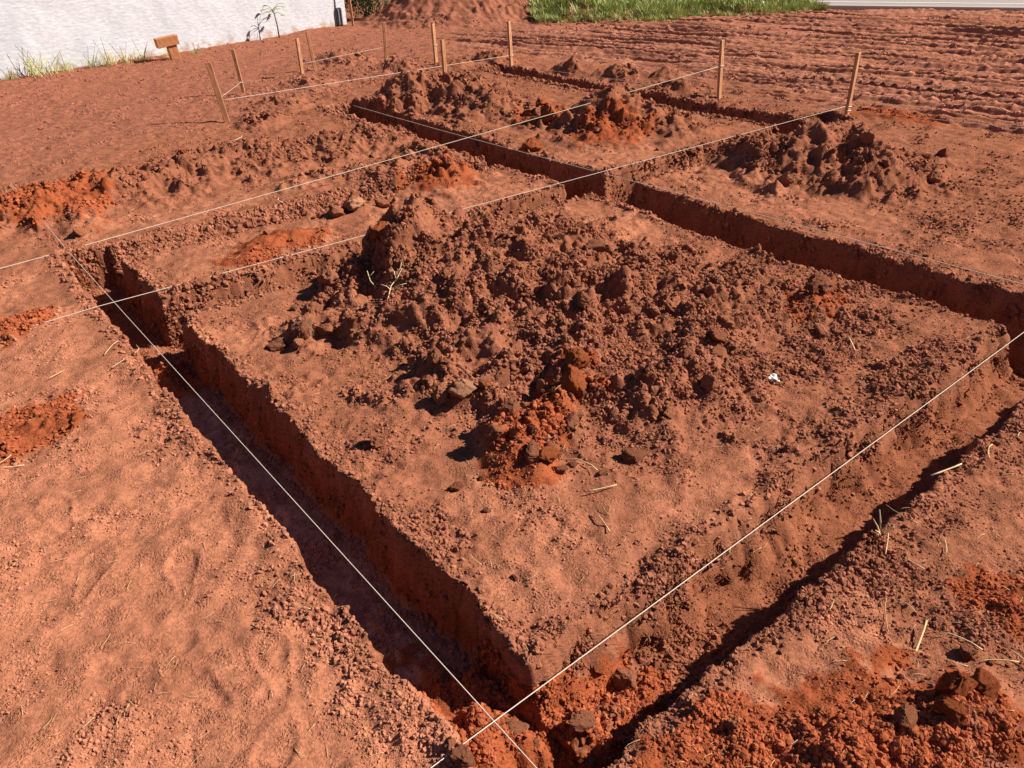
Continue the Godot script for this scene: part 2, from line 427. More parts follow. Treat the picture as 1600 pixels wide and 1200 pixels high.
const HEAPS := {
	1: ["spoil_heap", "large crumbly brown heap of dug earth covering the middle block between the trenches"],
	2: ["spoil_ridge", "long low ridge of earth on the left, bright orange at its near end"],
	3: ["orange_soil_pile", "small bright orange pile of crumbs on the pale block behind the large heap"],
	4: ["spoil_patch", "loose earth with an orange patch on the far side of the pale block"],
	5: ["spoil_heap", "double brown heap with a dark shaded flank behind the back trench"],
	6: ["spoil_heap", "brown heap with an orange front between the two far string lines"],
	7: ["spoil_heap", "brown heap with a long shaded face on the right behind the right trench"],
	8: ["orange_soil_pile", "bright orange crumbly spread of soil at the bottom right corner"],
	9: ["orange_soil_fill", "orange crumbled soil fallen into the left trench below the string crossing"],
	10: ["spoil_heap", "small dark heap behind the tall stake at the far trench end"],
	11: ["spoil_heap", "low clod heap beyond the far trench, left of two neighbours"],
	12: ["spoil_heap", "low clod heap beyond the far trench, in the rutted ground"],
	13: ["spoil_heap", "low brown heap beside the square stake at the end of the middle string"],
	14: ["spoil_heap", "low rough heap at the foot of the leaning stake on the left"],
	15: ["spoil_heap", "low rough heap before the pair of close stakes"],
	16: ["spoil_heap", "flat rounded heap behind the pair of close stakes"],
	17: ["spoil_heap", "scattered dark heaps between the thin far stakes"],
	18: ["earth_bank", "high bank of brown earth at the back beside the white wall"],
	19: ["spoil_heap", "dark clod heap at the edge of the green grass"],
	20: ["orange_soil_pile", "flat orange soil strip beside the rightmost stake"],
	21: ["orange_soil_patch", "thin orange crumbs trodden into the pale ground at the left edge"],
	23: ["earth_fill", "small ridge of fallen earth across the left trench where the cross trench meets it"],
	22: ["orange_soil_patch", "small orange and brown crumb patch at the left edge beside the end of the string"],
}

func ground_and_heaps() -> void:
	us = lines(EYE.x, -120.0, 300.0, [-0.1, 0.17, 2.89, 3.29, 5.38, 5.74])
	vs = lines(EYE.y, -400.0, 80.0, [-0.09, 0.19, -2.97, -2.70, -3.93, -3.63])
	var nu := us.size(); var nv := vs.size()
	for a in [row_h, row_c, row_id, row_p, row_n]: a.resize(nv)
	var t0 := Time.get_ticks_msec()
	# fine where the photograph looks, coarse elsewhere, in blocks of four by four
	for j in nv:
		var n := PackedByteArray(); n.resize(nu)
		need.append(n)
	for j0 in range(0, nv, 4):
		for i0 in range(0, nu, 4): need[j0][i0] = 1
	for j0 in range(0, nv - 1, 4):
		for i0 in range(0, nu - 1, 4):
			if in_view(us[i0], vs[j0]) or in_view(us[i0 + 4], vs[j0]) or in_view(us[i0], vs[j0 + 4]) or in_view(us[i0 + 4], vs[j0 + 4]):
				for j in 5:
					for i in 5: need[j0 + j][i0 + i] = 1
	each(nv, height_row)
	each(nv, shape_row)
	var t1 := Time.get_ticks_msec()
	# deal the quads out: the ground, and each heap that lies on it
	var made := {}
	for j0 in range(0, nv - 1, 4):
		for i0 in range(0, nu - 1, 4):
			var whole := in_view(us[i0], vs[j0]) or in_view(us[i0 + 4], vs[j0]) or in_view(us[i0], vs[j0 + 4]) or in_view(us[i0 + 4], vs[j0 + 4])
			var step := 1 if whole else 4
			for dj in range(0, 4, step):
				var j: int = j0 + dj; var jj: int = j + step
				for di in range(0, 4, step):
					var i: int = i0 + di; var ii: int = i + step
					var id: int = row_id[j][i]
					if not made.has(id):
						made[id] = {"p": PackedVector3Array(), "n": PackedVector3Array(), "c": PackedColorArray(), "i": PackedInt32Array(), "at": {}}
					var m: Dictionary = made[id]
					var q := [j * nu + i, j * nu + ii, jj * nu + ii, jj * nu + i]
					var k := [0, 0, 0, 0]
					for s in 4:
						var key: int = q[s]
						var got = m.at.get(key)
						if got == null:
							got = m.p.size()
							m.at[key] = got
							var a: int = key / nu; var b: int = key % nu
							m.p.append(row_p[a][b]); m.n.append(row_n[a][b]); m.c.append(row_c[a][b])
						k[s] = got
					m.i.append(k[0]); m.i.append(k[1]); m.i.append(k[2]); m.i.append(k[0]); m.i.append(k[2]); m.i.append(k[3])
	var total := 0
	for id in made:
		var m: Dictionary = made[id]
		total += m.i.size() / 3
		var base := Vector3.ZERO
		if id > 0:
			for q in m.p: base += q
			base /= m.p.size()
			base.y = 0.0
			var moved: PackedVector3Array = m.p
			for q in moved.size(): moved[q] -= base
			m.p = moved
		var arr := []
		arr.resize(Mesh.ARRAY_MAX)
		arr[Mesh.ARRAY_VERTEX] = m.p; arr[Mesh.ARRAY_NORMAL] = m.n; arr[Mesh.ARRAY_COLOR] = m.c; arr[Mesh.ARRAY_INDEX] = m.i
		var mesh := ArrayMesh.new()
		mesh.add_surface_from_arrays(Mesh.PRIMITIVE_TRIANGLES, arr)
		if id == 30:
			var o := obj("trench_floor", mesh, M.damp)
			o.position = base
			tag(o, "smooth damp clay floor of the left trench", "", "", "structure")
		elif id == 0:
			tag(obj("ground", mesh, M.soil), "red earth ground cut by narrow foundation trenches", "", "", "structure")
		else:
			var o := obj(HEAPS[id][0], mesh, M.soil)
			o.position = base
			tag(o, HEAPS[id][1], "earth heap" if HEAPS[id][0] != "earth_bank" else "earth bank", "heaps of dug earth")
	print("ground ", nu, " x ", nv, " tris ", total, " ms ", t1 - t0, " ", Time.get_ticks_msec() - t1)

# ---------------------------------------------------------------- materials

var M := {}

func picture(n: FastNoiseLite, size: int, lo: Color, hi: Color, contrast := 1.0) -> ImageTexture:
	var im := n.get_seamless_image(size, size, false, false, 0.15, true)
	im.convert(Image.FORMAT_RGB8)
	var data := im.get_data()
	for k in range(0, data.size(), 3):
		var t := clampf((data[k] / 255.0 - 0.5) * contrast + 0.5, 0.0, 1.0)
		data[k] = int(255 * lerpf(lo.r, hi.r, t)); data[k + 1] = int(255 * lerpf(lo.g, hi.g, t)); data[k + 2] = int(255 * lerpf(lo.b, hi.b, t))
	return ImageTexture.create_from_image(Image.create_from_data(size, size, false, Image.FORMAT_RGB8, data))

func grit_relief(n: FastNoiseLite) -> ImageTexture:
	# fine grit in patches, smooth crust between, and a few standing grains
	var size := 1024
	var a := n.get_seamless_image(size, size, false, false, 0.15, true)
	var g := cells(0.055, false)
	g.domain_warp_amplitude = 6.0
	var b := g.get_seamless_image(size, size, false, false, 0.15, true)
	var pm := noise(0.006, 4)
	var m := pm.get_seamless_image(size, size, false, false, 0.2, true)
	for im in [a, b, m]: im.convert(Image.FORMAT_L8)
	var da: PackedByteArray = a.get_data(); var db: PackedByteArray = b.get_data(); var dm: PackedByteArray = m.get_data()
	for k in da.size():
		var w := clampf((dm[k] - 100) / 70.0, 0.12, 1.0)
		da[k] = int(clampf(110.0 + (da[k] - 128) * (0.25 + 0.75 * w) + (db[k] * 0.45) * w * w, 0.0, 255.0))
	return ImageTexture.create_from_image(Image.create_from_data(size, size, false, Image.FORMAT_L8, da))

func specks(n: FastNoiseLite) -> ImageTexture:
	var size := 1024
	var a := n.get_seamless_image(size, size, false, false, 0.15, true)
	var f := noise(0.16, 2)
	var b := f.get_seamless_image(size, size, false, false, 0.15, true)
	for im in [a, b]: im.convert(Image.FORMAT_L8)
	var da: PackedByteArray = a.get_data(); var db: PackedByteArray = b.get_data()
	var out := PackedByteArray(); out.resize(da.size() * 3)
	for k in da.size():
		var t := 0.93 + (da[k] - 128) / 255.0 * 0.26
		if db[k] + (da[k] - 128) * 0.35 < 62: t *= 0.6
		elif db[k] - (da[k] - 128) * 0.3 > 200: t *= 1.08
		var w := int(clampf(t, 0.0, 1.0) * 255.0)
		out[k * 3] = w; out[k * 3 + 1] = int(w * 0.99); out[k * 3 + 2] = int(w * 0.97)
	return ImageTexture.create_from_image(Image.create_from_data(size, size, false, Image.FORMAT_RGB8, out))

func plain(c: Color, rough := 0.85) -> StandardMaterial3D:
	var m := StandardMaterial3D.new()
	m.albedo_color = c.linear_to_srgb()
	m.roughness = rough
	m.metallic_specular = 0.3
	return m

func materials() -> void:
	var grit := noise(0.035, 5)
	grit.seed = 11
	var grain := specks(grit)
	var bump_n := noise(0.055, 6)
	bump_n.fractal_gain = 0.72
	bump_n.seed = 5
	var bump := grit_relief(bump_n)
	var s := StandardMaterial3D.new()
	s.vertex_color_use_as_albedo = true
	s.albedo_texture = grain
	s.heightmap_enabled = true
	s.heightmap_texture = bump
	s.heightmap_scale = 0.55
	s.uv1_triplanar = true
	s.uv1_world_triplanar = true
	s.uv1_scale = Vector3.ONE * 1.7
	s.roughness = 0.95
	s.specular_mode = BaseMaterial3D.SPECULAR_DISABLED
	M.soil = s
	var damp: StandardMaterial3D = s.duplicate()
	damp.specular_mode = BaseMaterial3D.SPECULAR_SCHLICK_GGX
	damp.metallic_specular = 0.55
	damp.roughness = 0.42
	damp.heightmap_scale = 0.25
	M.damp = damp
	M.clods = []
	for c in [Color(0.33, 0.134, 0.084), Color(0.27, 0.106, 0.067), Color(0.41, 0.17, 0.108), Color(0.33, 0.098, 0.045), Color(0.48, 0.24, 0.16)]:
		var k: StandardMaterial3D = s.duplicate()
		k.vertex_color_use_as_albedo = false
		k.uv1_scale = Vector3.ONE * 4.0
		k.uv1_world_triplanar = false
		k.albedo_color = (c * 1.05).linear_to_srgb()
		k.heightmap_scale = 0.6
		M.clods.append(k)
	var cr: StandardMaterial3D = plain(Color.WHITE, 0.95)
	cr.vertex_color_use_as_albedo = true
	cr.specular_mode = BaseMaterial3D.SPECULAR_DISABLED
	M.crumb = cr
	var wood_n := noise(0.02, 4)
	wood_n.seed = 21
	M.wood = []
	for c in [Color(0.55, 0.275, 0.155), Color(0.60, 0.33, 0.19), Color(0.56, 0.25, 0.125)]:
		var w := plain(c, 0.75)
		w.albedo_texture = picture(wood_n, 256, Color(0.74, 0.71, 0.66), Color(1, 1, 1), 1.6)
		w.uv1_triplanar = true
		w.uv1_scale = Vector3(14.0, 1.2, 14.0)
		M.wood.append(w)
	M.string = plain(Color(0.60, 0.54, 0.48), 0.75)
	M.straw = [plain(Color(0.55, 0.40, 0.22), 0.7), plain(Color(0.66, 0.53, 0.33), 0.7), plain(Color(0.40, 0.27, 0.15), 0.8)]
	M.root = plain(Color(0.085, 0.04, 0.026), 0.9)
	M.leaf = plain(Color(0.16, 0.28, 0.05), 0.6)
	M.leaf.backlight_enabled = true
	M.leaf.backlight = Color(0.2, 0.3, 0.05)
	M.bush = plain(Color(0.035, 0.07, 0.02), 0.6)
	M.stem = plain(Color(0.13, 0.1, 0.06), 0.8)
	var g := plain(Color.WHITE, 0.6)
	g.vertex_color_use_as_albedo = true
	g.backlight_enabled = true
	g.backlight = Color(0.25, 0.3, 0.1)
	M.grass = g
	var asphalt := plain(Color(0.36, 0.335, 0.35), 0.8)
	asphalt.albedo_texture = grain
	asphalt.uv1_triplanar = true
	asphalt.uv1_world_triplanar = true
	asphalt.uv1_scale = Vector3.ONE * 0.9
	M.asphalt = asphalt
	M.kerb = plain(Color(0.42, 0.38, 0.37), 0.9)
	M.paint = plain(Color(0.62, 0.58, 0.56), 0.8)
	M.white = plain(Color(0.8, 0.78, 0.76), 0.6)
	M.grey = plain(Color(0.10, 0.11, 0.135), 0.6)
	var st := StandardMaterial3D.new()
	st.vertex_color_use_as_albedo = true
	var trowel := noise(0.022, 5)
	trowel.domain_warp_enabled = true
	trowel.domain_warp_amplitude = 40.0
	trowel.domain_warp_frequency = 0.02
	st.albedo_texture = picture(trowel, 1024, Color(0.90, 0.91, 0.93), Color(1, 1, 1), 2.2)
	st.heightmap_enabled = true
	st.heightmap_texture = picture(trowel, 1024, Color.BLACK, Color.WHITE, 1.6)
	st.heightmap_scale = 0.3
	st.uv1_triplanar = true
	st.uv1_scale = Vector3(0.5, 1.0, 0.5)
	st.roughness = 0.9
	st.metallic_specular = 0.25
	M.stucco = st

# ---------------------------------------------------------------- road and wall

func sheet(st: SurfaceTool, a: Vector3, b: Vector3, c: Vector3, d: Vector3) -> void:
	for q in [a, b, c, a, c, d]: st.add_vertex(q)

func box_mesh(size: Vector3, bevel := 0.002) -> ArrayMesh:
	# a box with chamfered edges, standing on its base
	var st := SurfaceTool.new()
	st.begin(Mesh.PRIMITIVE_TRIANGLES)
	st.set_smooth_group(-1)
	var h := size * 0.5
	var b := bevel
	var pts := []
	for sx in [-1, 1]:
		for sy in [-1, 1]:
			for sz in [-1, 1]:
				var s := Vector3(sx, sy, sz)
				pts.append([s * h - Vector3(0, s.y * b, s.z * b), s * h - Vector3(s.x * b, 0, s.z * b), s * h - Vector3(s.x * b, s.y * b, 0)])
	var quad := func(q: Array):
		var n: Vector3 = (q[1] - q[0]).cross(q[2] - q[0])
		var o: Vector3 = q[0] + q[1] + q[2] + q[3]
		var e := q if n.dot(o) < 0.0 else [q[3], q[2], q[1], q[0]]
		sheet(st, e[0] + Vector3(0, h.y, 0), e[1] + Vector3(0, h.y, 0), e[2] + Vector3(0, h.y, 0), e[3] + Vector3(0, h.y, 0))
	for k in [[0, 1, 3, 2, 0], [4, 5, 7, 6, 0], [0, 1, 5, 4, 1], [2, 3, 7, 6, 1], [0, 2, 6, 4, 2], [1, 3, 7, 5, 2]]:
		quad.call([pts[k[0]][k[4]], pts[k[1]][k[4]], pts[k[2]][k[4]], pts[k[3]][k[4]]])
	for k in [[0, 1, 0, 1], [2, 3, 0, 1], [4, 5, 0, 1], [6, 7, 0, 1], [0, 2, 0, 2], [1, 3, 0, 2], [4, 6, 0, 2], [5, 7, 0, 2], [0, 4, 1, 2], [1, 5, 1, 2], [2, 6, 1, 2], [3, 7, 1, 2]]:
		quad.call([pts[k[0]][k[2]], pts[k[1]][k[2]], pts[k[1]][k[3]], pts[k[0]][k[3]]])
	for k in 8:
		var q: Array = [pts[k][0], pts[k][1], pts[k][2]]
		var n: Vector3 = (q[1] - q[0]).cross(q[2] - q[0])
		if n.dot(q[0]) > 0.0: q.reverse()
		for e in q: st.add_vertex(e + Vector3(0, h.y, 0))
	st.generate_normals()
	return st.commit()

func road() -> void:
	var a := Vector3(6.27, 0, -16.08)
	var along := Vector3(0.918, 0, 0.396)
	var over := Vector3(0.396, 0, -0.918)
	var strip := func(near: float, far: float, y: float) -> ArrayMesh:
		var st := SurfaceTool.new()
		st.begin(Mesh.PRIMITIVE_TRIANGLES)
		var from := a - along * 2.4; var to := a + along * 120.0
		sheet(st, from + over * near + Vector3(0, y, 0), from + over * far + Vector3(0, y, 0), to + over * far + Vector3(0, y, 0), to + over * near + Vector3(0, y, 0))
		st.generate_normals()
		return st.commit()
	tag(obj("road", strip.call(0.5, 8.0, -0.03), M.asphalt), "grey asphalt road behind the rutted field", "", "", "structure")
	tag(obj("road_marking", strip.call(1.55, 1.67, -0.026), M.paint), "worn pale line painted along the grey road", "", "", "structure")
	var kb := box_mesh(Vector3(122.0, 0.16, 0.14), 0.01)
	var k := obj("kerb", kb, M.kerb)
	k.basis = Basis(along, Vector3.UP, -over)
	k.position = a + along * 58.6 + over * 0.43 + Vector3(0, -0.14, 0)
	tag(k, "pale kerb between the earth field and the road", "", "", "structure")

func wall() -> void:
	var far := Vector3(-2.86, 0, -15.62)
	var along := (Vector3(-6.41, 0, -10.46) - far).normalized()
	var out := Vector3(0.824, 0, 0.566)
	var length := 12.5
	var o := thing("plastered_wall", "long white plastered boundary wall along the left edge of the plot", "wall", far)
	var p := PackedVector3Array(); var c := PackedColorArray(); var ix := PackedInt32Array(); var nn := PackedVector3Array()
	var nx := 250; var ny := 54
	var wn := noise(0.9, 4); var dirt := noise(5.0, 5); var streak := noise(3.0, 3)
	for j in ny + 1:
		for i in nx + 1:
			var t := length * i / nx
			var y := -0.3 + 2.9 * j / ny
			p.append(along * t + Vector3(0, y, 0) + out * (wn.get_noise_2d(t * 1.5, y * 1.5) * 0.012 + dirt.get_noise_2d(t, y) * 0.004))
			var base := Color(0.52, 0.54, 0.605)
			base = base.lerp(Color(0.44, 0.465, 0.53), clampf(wn.get_noise_2d(t * 2.0, y * 0.8) * 1.6 - 0.1, 0.0, 0.7))
			# soil splashed up from the ground, in specks and blotches
			var splash := dirt.get_noise_2d(t * 1.4, y * 1.4) + 0.5 * streak.get_noise_2d(t, y * 0.2) - y * 4.5 + 0.22
			base = base.lerp(Color(0.38, 0.26, 0.19), smoothstep(0.0, 0.3, splash) * 0.75)
			c.append(base)
			nn.append(out)
	for j in ny:
		for i in nx:
			var k := j * (nx + 1) + i
			for q in [k, k + nx + 1, k + nx + 2, k, k + nx + 2, k + 1]: ix.append(q)
	var arr := []
	arr.resize(Mesh.ARRAY_MAX)
	arr[Mesh.ARRAY_VERTEX] = p; arr[Mesh.ARRAY_COLOR] = c; arr[Mesh.ARRAY_INDEX] = ix; arr[Mesh.ARRAY_NORMAL] = nn
	var am := ArrayMesh.new()
	am.add_surface_from_arrays(Mesh.PRIMITIVE_TRIANGLES, arr)
	var st := SurfaceTool.new()
	st.create_from(am, 0)
	st.generate_normals()
	obj("plaster_face", st.commit(), M.stucco, o)
	var core := obj("wall_core", box_mesh(Vector3(length, 2.9, 0.16), 0.006), plain(Color(0.62, 0.62, 0.64), 0.9), o)
	core.basis = Basis(-along, Vector3.UP, out)
	core.position = along * (length * 0.5) - out * 0.1 + Vector3(0, -0.3, 0)
	var coping := obj("coping", box_mesh(Vector3(length + 0.06, 0.05, 0.26), 0.008), plain(Color(0.55, 0.55, 0.55), 0.9), o)
	coping.basis = Basis(-along, Vector3.UP, out)
	coping.position = along * (length * 0.5) - out * 0.09 + Vector3(0, 2.603, 0)
	# a plain dark grey box shape at the far end of the wall
	var bx := thing("grey_box", "small dark grey box on the far end of the white wall", "box", far + along * 0.2 + out * 0.02)
	bx.basis = Basis(-along, Vector3.UP, out)
	obj("box_body", box_mesh(Vector3(0.12, 0.30, 0.06), 0.01), M.grey, bx)
	var box_front := obj("box_front", box_mesh(Vector3(0.10, 0.26, 0.012), 0.004), plain(Color(0.14, 0.15, 0.18), 0.5), bx)
	box_front.position = Vector3(0, 0.02, 0.035)

# ---------------------------------------------------------------- stakes and strings

func tube(points: Array, r0: float, r1: float, sides := 6) -> ArrayMesh:
	var st := SurfaceTool.new()
	st.begin(Mesh.PRIMITIVE_TRIANGLES)
	add_tube(st, points, r0, r1, sides)
	st.generate_normals()
	return st.commit()

func add_tube(st: SurfaceTool, points: Array, r0: float, r1: float, sides := 6) -> void:
	var rings := []
	for k in points.size():
		var d: Vector3 = (points[mini(k + 1, points.size() - 1)] - points[maxi(k - 1, 0)]).normalized()
		var a := d.cross(Vector3.UP if absf(d.y) < 0.9 else Vector3.RIGHT).normalized()
		var b := d.cross(a)
		var r := lerpf(r0, r1, float(k) / maxi(1, points.size() - 1))
		var ring := []
		for s in sides:
			var t := TAU * s / sides
			ring.append(points[k] + (a * cos(t) + b * sin(t)) * r)
		rings.append(ring)
	st.set_smooth_group(0)
	for k in points.size() - 1:
		for s in sides:
			var e := (s + 1) % sides
			sheet(st, rings[k][s], rings[k][e], rings[k + 1][e], rings[k + 1][s])
	for s in range(1, sides - 1):
		for q in [rings[0][0], rings[0][s + 1], rings[0][s]]: st.add_vertex(q)
		for q in [rings[-1][0], rings[-1][s], rings[-1][s + 1]]: st.add_vertex(q)

func stakes_and_strings() -> void:
	# u, v, height, width, lean to the right, lean away, wood, turn, label
	var list := [
		[1.97, -6.75, 0.54, 0.052, -0.075, 0.03, 0, 0.3, "wooden stake leaning left, nearest of the stakes on the left side"],
		[2.64, -7.99, 0.46, 0.036, -0.03, 0.0, 1, 0.2, "pale thin stake standing behind the leaning left stake"],
		[3.65, -8.62, 0.42, 0.042, 0.0, 0.0, 1, 0.9, "shorter front stake of the close pair near the wall"],
		[3.93, -8.83, 0.46, 0.038, -0.035, 0.0, 0, 0.5, "rear stake of the close pair near the wall"],
		[4.98, -8.85, 0.46, 0.036, 0.02, 0.0, 0, 0.4, "thin stake standing alone before the high earth bank"],
		[5.24, -8.02, 0.47, 0.052, -0.01, 0.0, 1, 0.9, "broad stake just behind the one in the double heap"],
		[4.55, -6.8, 0.47, 0.05, -0.01, 0.0, 0, 0.8, "stake driven into the back of the double heap"],
		[5.75, -7.1, 0.52, 0.052, -0.02, 0.0, 1, 0.9, "tall stake holding a string at the end of the far trench"],
		[6.09, -4.16, 0.54, 0.05, -0.03, 0.0, 1, 0.75, "square stake holding the middle string before the rutted field"],
		[6.23, -2.84, 0.54, 0.052, 0.0, 0.0, 1, 0.8, "rightmost stake with string tied near its foot"],
	]
	var tops := []
	for s in list:
		var at := on_ground(s[0], s[1], -0.03)
		at.y = minf(at.y, 0.1)
		var o := thing("wooden_stake", s[8], "stake", at, "wooden survey stakes")
		var y_axis: Vector3 = Vector3(s[4], 1.0 * s[2], -s[5]).normalized()
		var x_axis := Vector3(cos(s[7]), 0, -sin(s[7]))
		x_axis = (x_axis - y_axis * x_axis.dot(y_axis)).normalized()
		o.basis = Basis(x_axis, y_axis, x_axis.cross(y_axis))
		obj("shaft", box_mesh(Vector3(s[3], s[2] + 0.03, 0.028), 0.003), M.wood[s[6]], o)
		# a nail in the top and the knot of the string round the shaft
		var nail := obj("nail", tube([Vector3(0, 0, 0), Vector3(0, 0.02, 0)], 0.0025, 0.003, 6), M.grey, o)
		nail.position = Vector3(0, s[2] + 0.03, 0)
		tops.append([at, y_axis, s[3]])
	var tie := func(k: int, h: float) -> Vector3: return tops[k][0] + tops[k][1] * (h + 0.03)
	var knot := func(k: int, h: float, o: Node3D):
		var w: float = tops[k][2] * 0.5 + 0.004
		var pts := []
		var c: Vector3 = tie.call(k, h)
		var turn: float = list[k][7]
		for q in 5:
			var s := Vector3([w, -w, -w, w, w][q], 0.003 * q, [0.019, 0.019, -0.019, -0.019, 0.019][q])
			pts.append(c + s.rotated(Vector3.UP, turn) - o.position)
		obj("knot", tube(pts, 0.003, 0.003, 5), M.string, o)
	var lines_of := [
		[world(-0.9, 0.012, 0.02), world(-0.14, 0.0, 0.022), world(4.6, -0.04, 0.02), 0.00135, -1, 0.0, "white string over the front trench, from the bottom edge to the right edge"],
		[world(-0.06, -5.5, 0.09), world(-0.04, -3.95, 0.012), world(0.0, 0.9, 0.02), 0.00135, -1, 0.0, "white string along the left trench crossing the front string"],
		[world(-0.9, -3.05, -0.004), world(-0.12, -3.03, 0.03), tie.call(9, 0.095), 0.0016, 9, 0.085, "white string from the left edge over the large heap to the rightmost stake"],
		[world(-0.9, -3.98, -0.008), world(-0.05, -4.0, 0.02), tie.call(8, 0.30), 0.0019, 8, 0.30, "white string from the left trench corner to the square stake"],
		[world(3.14, -6.4, 0.03), world(3.2, -4.8, 0.02), world(3.43, 0.3, 0.03), 0.002, -1, 0.0, "thin string lying along the far lip of the right trench"],
		[tie.call(7, 0.02), tie.call(9, 0.05), world(7.2, 0.6, 0.05), 0.002, 9, 0.05, "thin string along the far trench from the tall stake to the right edge"],
		[tie.call(0, 0.2), tie.call(0, 0.2).lerp(tie.call(7, 0.135), 0.5), tie.call(7, 0.135), 0.0023, 7, 0.135, "white string from the leaning left stake to the tall far stake"],
		[tie.call(2, 0.13), tie.call(4, 0.16), tie.call(5, 0.22), 0.002, 5, 0.22, "pale string between the close pair of stakes and the broad far stake"],
		[tie.call(0, 0.22), tie.call(0, 0.22).lerp(tie.call(1, 0.12), 0.5), tie.call(1, 0.12), 0.0014, 1, 0.12, "short string between the two left stakes"],
	]
	for s in lines_of:
		var base: Vector3 = s[0]
		var o := thing("string_line", s[6], "string", base, "builder's string lines")
		var pts := []
		for seg in [[s[0], s[1]], [s[1], s[2]]]:
			var nk := 14
			for k in nk:
				var t := float(k) / nk
				var q: Vector3 = seg[0].lerp(seg[1], t)
				q.y -= 0.01 * t * (1.0 - t) * minf(1.0, seg[0].distance_to(seg[1]) * 0.15)
				pts.append(q - base)
		pts.append(s[2] - base)
		obj("cord", tube(pts, s[3], s[3], 6), M.string, o)
		if s[4] >= 0: knot.call(s[4], s[5], o)
	# the wooden T by the wall: a short crosspiece on a post
	var t_at := Vector3(-4.65, 0, -11.81)
	t_at.y = 0.0
	var t := thing("wooden_tee", "orange wooden T of short planks leaning by the white wall", "stake", t_at)
	t.basis = Basis(Vector3.UP, 0.6) * Basis(Vector3.BACK, 0.12)
	obj("post", box_mesh(Vector3(0.13, 0.22, 0.10), 0.004), M.wood[2], t).position = Vector3(0, -0.03, 0)
	obj("crosspiece", box_mesh(Vector3(0.30, 0.12, 0.14), 0.004), M.wood[2], t).position = Vector3(-0.04, 0.192, 0)
	var e := thing("wooden_stake", "pale narrow stake at the far end of the white wall", "stake", Vector3(-2.72, -0.03, -15.45), "wooden survey stakes")
	obj("shaft", box_mesh(Vector3(0.04, 0.75, 0.03), 0.003), M.wood[1], e)
	e.basis = Basis(Vector3.BACK, 0.03)

# ---------------------------------------------------------------- clods, crumbs, straw

func rock(seed_of: int, detail: int, cuts: int, rough: float) -> ArrayMesh:
	var rng := RandomNumberGenerator.new()
	rng.seed = seed_of
	var s := SphereMesh.new()
	s.radial_segments = detail * 2
	s.rings = detail
	var arr := s.get_mesh_arrays()
	var p: PackedVector3Array = arr[Mesh.ARRAY_VERTEX]
	var planes := []
	for k in cuts:
		var n := Vector3(rng.randfn(), rng.randfn(), rng.randfn()).normalized()
		planes.append([n, rng.randf_range(0.27, 0.45)])
	var nz := noise(1.6, 4)
	nz.seed = seed_of
	var out := PackedVector3Array()
	var sq := Vector3(rng.randf_range(0.85, 1.3), rng.randf_range(0.6, 0.85), rng.randf_range(0.75, 1.0))
	for q in p:
		var d := q.normalized() * 0.5
		d *= 1.0 + nz.get_noise_3dv(q * 2.0) * rough
		for pl in planes:
			var over: float = d.dot(pl[0]) - pl[1]
			if over > 0.0: d -= pl[0] * over
		d *= 1.0 + nz.get_noise_3dv(q * 4.0) * 0.18 + nz.get_noise_3dv(q * 14.0) * 0.10
		out.append(d * sq)
	var st := SurfaceTool.new()
	st.begin(Mesh.PRIMITIVE_TRIANGLES)
	st.set_smooth_group(-1 if detail < 9 else 0)
	for k in arr[Mesh.ARRAY_INDEX]: st.add_vertex(out[k])
	st.generate_normals()
	return st.commit()

const LANDMARKS := [["the white scrap", Vector2(1.76, -0.49)], ["the branching dry twig", Vector2(0.88, -1.94)], ["the fibrous root sod", Vector2(0.51, -2.06)], ["the bright orange lump", Vector2(0.8, -0.86)], ["the palest stone", Vector2(0.74, -1.15)], ["the wide slab on the large heap", Vector2(2.05, -1.75)],
	["the peak of the large heap", Vector2(1.36, -2.5)], ["the broad dark clod on the right", Vector2(2.55, -0.8)], ["the bent straw on the right", Vector2(2.28, -0.46)], ["the lone flat dark clod", Vector2(0.99, -0.51)], ["the middle of the large heap", Vector2(1.5, -1.6)], ["the large heap's rear edge", Vector2(2.3, -2.4)], ["the trodden front of the block", Vector2(0.9, -0.25)]]
const AREAS := {
	1: ["the large middle heap", "large heap"], 2: ["the left ridge", "left ridge"], 3: ["the orange pile on the pale block", "orange pile"], 4: ["the far side of the pale block", "pale block"], 5: ["the double heap behind the back trench", "double heap"],
	6: ["the orange-fronted far heap", "orange-fronted heap"], 7: ["the right heap behind the right trench", "right heap"], 8: ["the orange soil at the bottom right corner", "corner orange soil"], 9: ["the orange fill in the trench corner", "trench fill"],
}

